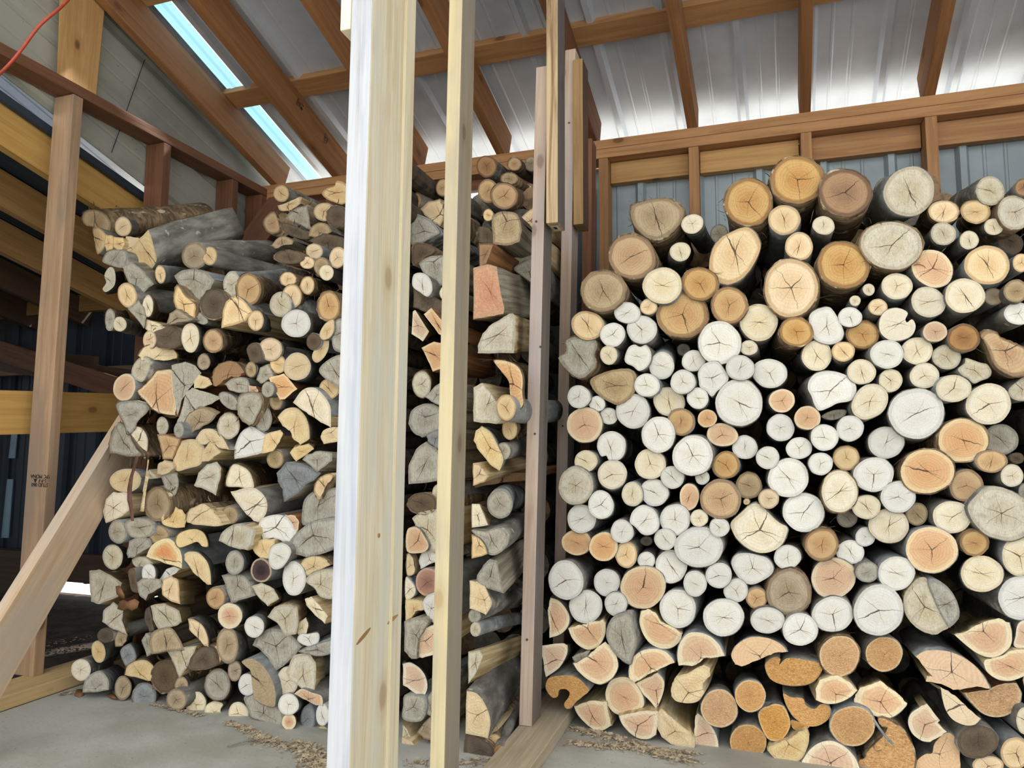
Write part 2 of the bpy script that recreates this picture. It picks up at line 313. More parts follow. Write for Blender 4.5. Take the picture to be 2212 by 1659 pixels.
# back wall sheet metal
ribbed('wall_back', (-.70, YB+.098, -.08), (1,0,0), (0,0,1), 5.5, 2.03, rib_profile(5.6, .23, .02, .003, .05), MM['back'], kind='structure')
ribbed('wall_back_corner', (-2.24, YB+.098, -.08), (1,0,0), (0,0,1), 1.66, 1.945, rib_profile(1.7, .23, .02, .003, .03), MM['corner'], kind='structure')  # darker metal colour puts the corner's shade into the sheet
sheet_poly('wall_right', [(3.2,.9,0),(3.2,YB+.1,0),(3.2,YB+.1,2.0),(3.2,.9,2.6)], .02, (1,0,0), MM['back'], kind='structure')
# gable siding over the side wall, ribs run down with the neighbouring roof
sl = Vector((0,1,-.268)).normalized(); pn = Vector((0,.268,1)).normalized()
pts = []
ribbed('wall_left', Vector((-2.262, .55, 2.205)), pn, sl, 1.55, 2.33, [(d, h) for d, h in rib_profile(1.6, .23, .012, .0025, .02)], MM['side'], kind='structure')
# panel lap on the siding
hexa('trim_1', [at(312,128,X=-2.248), at(314,128,X=-2.248), at(314,128,X=-2.252), at(312,128,X=-2.252)], [at(240,330,X=-2.248), at(242,330,X=-2.248), at(242,330,X=-2.252), at(240,330,X=-2.252)], MM['dark'], kind='structure', bev=0)

# ================================================================ timber frame
G_ST = 'studs of the back wall'
back_lab = {-.555: 'brown back wall stud in the corner behind the shorter hanging board', -.198: 'brown back wall stud rising behind the rough-sawn log', .21: 'brown back wall stud behind the topmost honey log', .62: 'brown back wall stud behind the big pale log at the right'}
for x, lb in back_lab.items():
    box('wall_stud', (x, YB, 0), (x+.038, YB+.089, 1.952), LM['plate'], label=lb, cat='stud', group=G_ST)
for x in (-1.0, -1.42, -1.84, 1.03): box('wall_stud', (x, YB, 0), (x+.038, YB+.089, 1.952), LM['red'], label='back wall stud mostly hidden behind the left stack of logs' if x < 0 else 'back wall stud beyond the right edge of the stack', cat='stud', group=G_ST+' hidden by logs' if x < 0 else None)
box('top_plate', (-2.24, YB, 1.953), (3.2, YB+.14, 1.991), LM['plate'], label='lower of the two long plates capping the back wall studs', cat='plate')
box('top_plate', (-2.24, YB, 1.992), (3.2, YB+.14, 2.03), LM['plate'], label='upper of the two long plates, carrying the rafter ends', cat='plate')
for a, b, m, lb in ((-.515,-.202,'girt','yellow header board left of the stud behind the rough-sawn log'),(-.158,.206,'girt','yellow header board between the two studs above the honey logs'),(.252,.616,'plate','brown header board left of the right wall stud, above the big pale log'),(.662,1.026,'plate','brown header board at the right edge above the small tan logs')):
    box('header_board', (a, YB+.052, 1.862), (b, YB+.09, 1.95), LM[m], label=lb, cat='board', group='header boards under the plates')
box('header_board', (-2.15, YB+.052, 1.905), (-.6, YB+.09, 1.95), LM['red'], label='dark header board over the bright slit behind the left stack', cat='board')
raf = [(-2.152, 'leftmost rafter beside the gable siding, with nail holes along its side'), (-1.812, 'rafter with two black ink stamps on its side'), (-1.405, 'rafter ending just left of the thick front post'),
       (-1.0, 'rafter crossing between the two front posts'), (-.60, 'reddish rafter running down behind the hanging boards'), (-.202, 'rafter landing above the rough-sawn log'),
       (.21, 'rafter landing above the topmost honey log'), (.62, 'rafter landing above the right wall stud, lit on its left side'), (1.03, 'rafter at the far right end of the roof')]
for x, lb in raf:
    e = Vector((x, YB, 2.031)) + DR*.05
    s = e - DR*2.3
    r = beam('rafter', s, e, (1,0,0), .038, .142, LM['red' if x in (-.60,) else 'rafter'], label=lb, cat='rafter', group='rafters of the shed roof')
    if abs(x+1.812) < .01: RAF2 = r
    if abs(x+2.152) < .01: RAF1 = r
for y0, lb in ((2.395, 'lower purlin board crossing over all the rafters'), (1.90, 'second purlin board higher up over the rafters'), (1.3, 'third purlin board near the front of the roof')):
    q = [Vector((-2.2,y0,roofz(y0,.152)))]; 
    d2 = Vector((0,1,-K)).normalized()*.09; n2 = Vector((0,K,1)).normalized()*.030
    q = [q[0], q[0]+d2, q[0]+d2+n2, q[0]+n2]
    hexa('purlin', q, [v+Vector((5.3,0,0)) for v in q], LM['plate'], label=lb, cat='purlin', group='purlins under the roof sheets', seg=30)
box('eave_board', (-2.11, YB+.16, 1.99), (-1.78, YB+.18, 2.075), LM['sill'], label='short pale board outside under the eave between the two left rafters', cat='board')

box('eave_light_stop', (-1.76, YB+.142, 2.031), (3.2, YB+.16, 2.062), LM['dark'], label='unseen board added to hold back light through the lower eave gap', cat='board')  # unseen board added to trim the daylight coming in under the eave

# left side wall
for y, lb in ((1.72,'tall weathered side wall stud nearest the camera, with an ink stamp'), (2.118,'dark brown side wall stud behind the long log on top'), (2.512,'dark side wall stud next to the back corner')):
    s = box('wall_stud', (-2.257, y, .04), (-2.168, y+.038, 1.972), LM['stud'] if y < 2 else LM['red'], label=lb, cat='stud', group='studs of the open side wall')
    if y < 2: STUD1 = s
box('corner_post', (-2.257, YB-.04, .0), (-2.168, YB+.05, 1.972), LM['red'], label='dark post in the back left corner of the shed', cat='post')
hexa('corner_brace', [(-2.15,2.74,1.965),(-2.15,2.75,1.965),(-1.98,2.75,1.965),(-1.98,2.74,1.965)], [(-2.19,2.5,1.60),(-2.19,2.51,1.60),(-2.02,2.51,1.60),(-2.02,2.5,1.60)], LM['red'], label='dark brown board slanting down from the back left corner', cat='brace')
box('top_plate', (-2.257, .75, 1.974), (-2.168, YB, 2.012), LM['red'], label='reddish brown plate running along the top of the side wall', cat='plate')
box('sill_plate', (-2.213, .9, 0.0), (-2.073, 2.6, .04), LM['sill'], label='pale wooden sill on the floor under the side wall', cat='sill')
hexa('gable_post', [at(122,185,X=-2.2), at(206,225,X=-2.2), at(206,225,X=-2.238), at(122,185,X=-2.238)], [at(131,-60,X=-2.2), at(230,-20,X=-2.2), at(230,-20,X=-2.238), at(131,-60,X=-2.238)], LM['girt'], label='wide orange-brown board standing on the side plate', cat='post')
# screw sticking out of the stud
sc_b = bmesh.new(); bmesh.ops.create_cone(sc_b, cap_ends=True, segments=10, radius1=.0028, radius2=.0028, depth=.03)
so = bmo('screw', sc_b, STEEL); so.matrix_world = Matrix.Translation(at(129,213,Y=1.74)) @ Matrix.Rotation(R(82),4,'Y')
tag(so, 'bright screw sticking out beside the top of the stamped stud', 'screw')
# leaning brace
bp = [at(252,880,Y=1.90), at(0,1275,Y=1.40), at(0,1456,Y=1.40), at(275,987,Y=1.90)]
ax = (bp[0]-bp[1]).normalized()
p_lo, p_hi = (bp[1]+bp[2])/2, (bp[0]+bp[3])/2
axb = (p_hi-p_lo).normalized(); wv = (bp[1]-bp[2]); wv = (wv-axb*wv.dot(axb)).normalized(); nv = axb.cross(wv)
if nv.y < 0: nv = -nv
p_lo2 = p_lo - axb*.42
q = [wv*.052+nv*.0, -wv*.078+nv*.0, -wv*.078+nv*.038, wv*.052+nv*.038]
hexa('leaning_brace', [p_lo2+v for v in q], [p_hi+axb*.03+v for v in q], LM['brace'], label='wide knotty board leaning up against the left stack of logs', cat='brace')
bpy.context.view_layer.update()

# neighbouring lean-to seen through the side wall
for i in range(6):
    x = -2.34-.4*i
    s = Vector((x, .6, 1.915+.222*(1.567-.6)-.14)); e = Vector((x, 3.0, 1.915-.222*(3.0-1.567)-.14))
    lb = ['bright yellow rafter of the neighbouring lean-to, closest to the side wall','second rafter of the neighbouring lean-to, behind the yellow one','third rafter of the neighbouring lean-to','fourth rafter of the neighbouring lean-to, in shade','fifth rafter of the neighbouring lean-to, deep in shade','farthest rafter of the neighbouring lean-to'][i]
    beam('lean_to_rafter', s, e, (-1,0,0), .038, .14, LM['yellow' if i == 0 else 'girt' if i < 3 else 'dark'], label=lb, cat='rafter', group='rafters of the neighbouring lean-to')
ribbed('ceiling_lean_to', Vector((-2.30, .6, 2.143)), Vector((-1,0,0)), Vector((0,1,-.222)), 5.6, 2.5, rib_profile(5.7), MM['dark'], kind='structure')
ra, rb = at(0,838,X=-2.3)*4.2-at(262,850.5,X=-2.3)*3.2, at(0,935,X=-2.3)*4.2-at(262,932,X=-2.3)*3.2
ra.y = rb.y = max(.66, (ra.y+rb.y)/2)
hexa('rail_board', [ra, rb, rb+Vector((-.038,0,0)), ra+Vector((-.038,0,0))], [at(262,850.5,X=-2.3), at(262,932,X=-2.3), at(262,932,X=-2.3)+Vector((-.038,0,0)), at(262,850.5,X=-2.3)+Vector((-.038,0,0))], LM['yellow'], label='bright yellow rail board behind the tall stud at mid height', cat='board')
box('lean_to_beam', (-7, 2.93, 1.53), (-2.36, 2.97, 1.72), LM['girt'], label='wide brown beam crossing the back of the neighbouring lean-to', cat='beam')
box('lean_to_plate', (-7, 2.96, 1.19), (-2.36, 3.0, 1.22), LM['stud'], label='thin pale strip above the yellow rail in the neighbouring lean-to', cat='board')
for i, (x0, z0, z1) in enumerate(((-3.3,.95,1.47),(-3.6,1.12,1.40),(-4.2,1.25,1.45))):
    hexa('diagonal_brace', [(x0-1.0,2.72+.04*i,z1),(x0-1.0,2.72+.04*i,z1-.11),(x0-1.0,2.75+.04*i,z1-.11),(x0-1.0,2.75+.04*i,z1)], [(x0+.95,2.72+.04*i,z0),(x0+.95,2.72+.04*i,z0-.11),(x0+.95,2.75+.04*i,z0-.11),(x0+.95,2.75+.04*i,z0)], LM['dark' if i else 'red'],
         label=('reddish board slanting down behind the left stack','dark board slanting behind the tall stud','upper dark board slanting in the lean-to')[i], cat='brace')
sheet_poly('wall_lean_to_blocker', [(-8,.62,0),(-2.4,.62,0),(-2.4,.62,2.1),(-8,.62,2.1)], .02, (0,-1,0), MM['dark'], kind='structure')  # unseen wall added to keep sky light out of the lean-to
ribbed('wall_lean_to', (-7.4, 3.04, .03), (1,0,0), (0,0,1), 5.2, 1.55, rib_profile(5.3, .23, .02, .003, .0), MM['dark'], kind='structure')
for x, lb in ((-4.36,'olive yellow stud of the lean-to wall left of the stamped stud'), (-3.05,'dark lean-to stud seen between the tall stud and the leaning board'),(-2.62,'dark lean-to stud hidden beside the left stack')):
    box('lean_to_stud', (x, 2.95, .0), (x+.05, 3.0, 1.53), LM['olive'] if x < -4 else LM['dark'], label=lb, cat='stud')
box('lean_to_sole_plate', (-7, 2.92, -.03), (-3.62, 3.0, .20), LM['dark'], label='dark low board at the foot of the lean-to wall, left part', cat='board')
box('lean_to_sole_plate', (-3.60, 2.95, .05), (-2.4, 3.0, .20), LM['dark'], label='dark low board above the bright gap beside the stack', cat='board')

PALE = metal_mat('painted_gap_daylight', (168,206,226), .5, .0)  # pale colour paints daylight showing through gaps in the dark wall
for q4, lb in ((((24,938),(36,938),(31,990),(18,990)),'short pale blue strip painted as a daylit gap left of the olive stud'),(((15,1035),(27,1035),(17,1162),(2,1162)),'tall pale blue strip painted as a daylit gap left of the olive stud')):
    sheet_poly('gap_daylight_strip', [at(x,y,Y=3.03) for x, y in q4], .006, (0,1,0), PALE, label=lb, cat='daylight strip')

# divider between the bays
def lean_post(name, xb, xt, y, d, z0, z1, mat, w_=.036, **k):
    f = [(0,0),(w_,0),(w_,d),(0,d)]
    return hexa(name, [(xb+a, y+b, z0) for a, b in f], [(xt+a, y+b, z1) for a, b in f], mat, **k)
box('sill_plate', (-.60, .75, 0), (-.495, 2.35, .036), LM['plank'], label='flat board on the floor below the divider posts', cat='sill')
DA = lean_post('divider_post', -.598, -.556, 1.86, .086, .037, 1.86, LM['pink'], label='pinkish weathered divider post standing on the floor board', cat='post')
DC = lean_post('divider_post', -.598, -.553, 2.19, .086, .037, 2.10, LM['pink'], label='second divider post behind it, next to the heart-shaped log', cat='post')
DD = lean_post('divider_post', -.598, -.575, 2.55, .08, .037, 1.95, LM['red'], label='shaded divider post nearest the back wall', cat='post')
HB = box('hanging_board', (-.520, 1.84, 1.388), (-.486, 1.922, 2.25), LM['treat'], label='longer hanging board with deep grain and a paper tag underneath', cat='board')
HE = box('hanging_board', (-.524, 2.18, 1.492), (-.491, 2.262, 2.055), LM['olive'], label='shorter olive brown hanging board to the right of the tagged one', cat='board')
tg = sheet_poly('paper_tag', [(-.513,1.862,1.3868),(-.493,1.862,1.3868),(-.493,1.905,1.3868),(-.513,1.905,1.3868)], .0008, (0,0,-1), LABELM); tg.parent = HB; tg.matrix_parent_inverse = HB.matrix_world.inverted(); tg['label'] = 'pale paper tag'
lg = sheet_poly('tag_print', [(-.508,1.872,1.3858),(-.499,1.872,1.3858),(-.499,1.892,1.3858),(-.508,1.892,1.3858)], .0005, (0,0,-1), INK); lg.parent = tg

# front posts
zt, zb = 2.0, -.3
def postf(name, x0b, x0t, w_, y, d, z1, mat, **k):
    f = [(0,0),(w_,0),(w_,d),(0,d)]
    return hexa(name, [(x0b+a, y+b, 0) for a, b in f], [(x0t+a, y+b, z1) for a, b in f], mat, bev=.004, seg=16, **k)
BP = postf('front_post', -.636, -.628, .041, 1.0, .165, 2.35, LM['bleach'], label='thick bleached front post with a bead along its edge', cat='post')
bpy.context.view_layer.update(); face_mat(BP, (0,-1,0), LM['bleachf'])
bead = postf('bead', -.636+.041, -.628+.041, .0025, 1.118, .003, 2.34, LM['beadm']); bead.parent = BP; bead.matrix_parent_inverse = BP.matrix_world.inverted()
TP = postf('front_post', -.690, -.668, .036, 1.5, .086, 2.2, LM['cream'], label='slimmer yellowish front post right of the thick one', cat='post')
bpy.context.view_layer.update(); face_mat(TP, (1,0,0), LM['greyf']); face_mat(HB, (1,0,0), LM['greyd']); face_mat(HE, (1,0,0), LM['dark']); face_mat(DA, (1,0,0), LM['greyd'])  # right-hand faces use darker materials, their shade put into the colour
box('fascia_block', (-.652, 1.0, 1.475), (-.632, 1.10, 1.75), CREAMW, label='cream painted block fixed to the left side of the thick post', cat='block')
def knot(px, py, X, r, sy, ang, mat, par, lab):
    o = disc('knot', at(px, py, X=X), (1,0,0), r, mat, par, .0012)
    o.matrix_world = Matrix.Translation(at(px, py, X=X)) @ Matrix.Rotation(ang,4,'X') @ Matrix.Rotation(R(90),4,'Y') @ Matrix.Diagonal((1, sy, 1, 1)); o['label'] = lab
KNT = plain('knot_tan', (188,140,86), .7); KND = plain('knot_grey', (120,100,82), .7)
bpy.context.view_layer.update()
knot(818, 1156, -.5935, .006, 1., 0, KNT, BP, 'round tan knot'); knot(785, 1374, -.594, .005, 6., .35, KNT, BP, 'long slanting tan knot'); knot(848, 1337, -.594, .005, 5.2, .2, KNT, BP, 'long slanting tan knot')
knot(990, 1138, -.649, .011, .8, 0, KND, TP, 'dark oval knot')
for P_, pts in ((DA, [(1167,749,1.858),(1155,937,1.858),(1138,1382,1.858),(1158,478,1.858)]),(DC, [(1229,265,2.188),(1215,920,2.188)])):
    for x, y, yy in pts: disc('nail_head', at(x,y,Y=yy), (0,-1,0), .0032, NAIL, P_)

def stamp(text, loc, rotm, size, parent, lab):
    cu = bpy.data.curves.new('ink_stamp', 'FONT'); cu.body = text; cu.size = size; cu.extrude = .0002; cu.align_x = 'CENTER'; cu.align_y = 'CENTER'; cu.space_line = .8
    o = bpy.data.objects.new('ink_stamp', cu); C.objects.link(o); cu.materials.append(INK)
    o.matrix_world = Matrix.Translation(loc) @ rotm
    o = to_mesh(o); bpy.context.view_layer.update(); o.parent = parent; o.matrix_parent_inverse = parent.matrix_world.inverted(); o['label'] = lab
# on the stud the stamp reads upside down
stamp('STUD 060\nS-P-F ▲\nSPC MONA', at(86,1038,Y=1.7185), Matrix.Rotation(R(180),4,'Y') @ Matrix.Rotation(R(90),4,'X'), .017, STUD1, 'black ink stamp')
sd_n = Vector((1, -.0437, 0)).normalized(); sd_u = DR.normalized(); sd_w = sd_n.cross(sd_u)
mR = Matrix((sd_w, -sd_u, sd_n)).transposed().to_4x4() if sd_w.cross(-sd_u).dot(sd_n) > 0 else Matrix((-sd_w, -sd_u, sd_n)).transposed().to_4x4()
for (px, py, tx) in ((648,226,'HEM\nFIR\n■ 2'),(704,302,'S-DRY\nNo2')):
    X0 = -1.812+.038
    p = at(px, py, X=X0)
    p = at(px, py, X=X0-.0437*(YB-p.y)+.0008)
    stamp(tx, p, mR, .019, RAF2, 'black ink stamp')
tube('extension_cord', [at(-60,215,Y=1.3), at(0,160,Y=1.3), at(32,128,Y=1.31), at(60,88,Y=1.32), at(88,50,Y=1.34), at(118,28,Y=1.36), at(150,0,Y=1.4), at(185,-50,Y=1.42)], .0042, CORD, 'orange-red cord hanging across the upper left corner', 'cord')

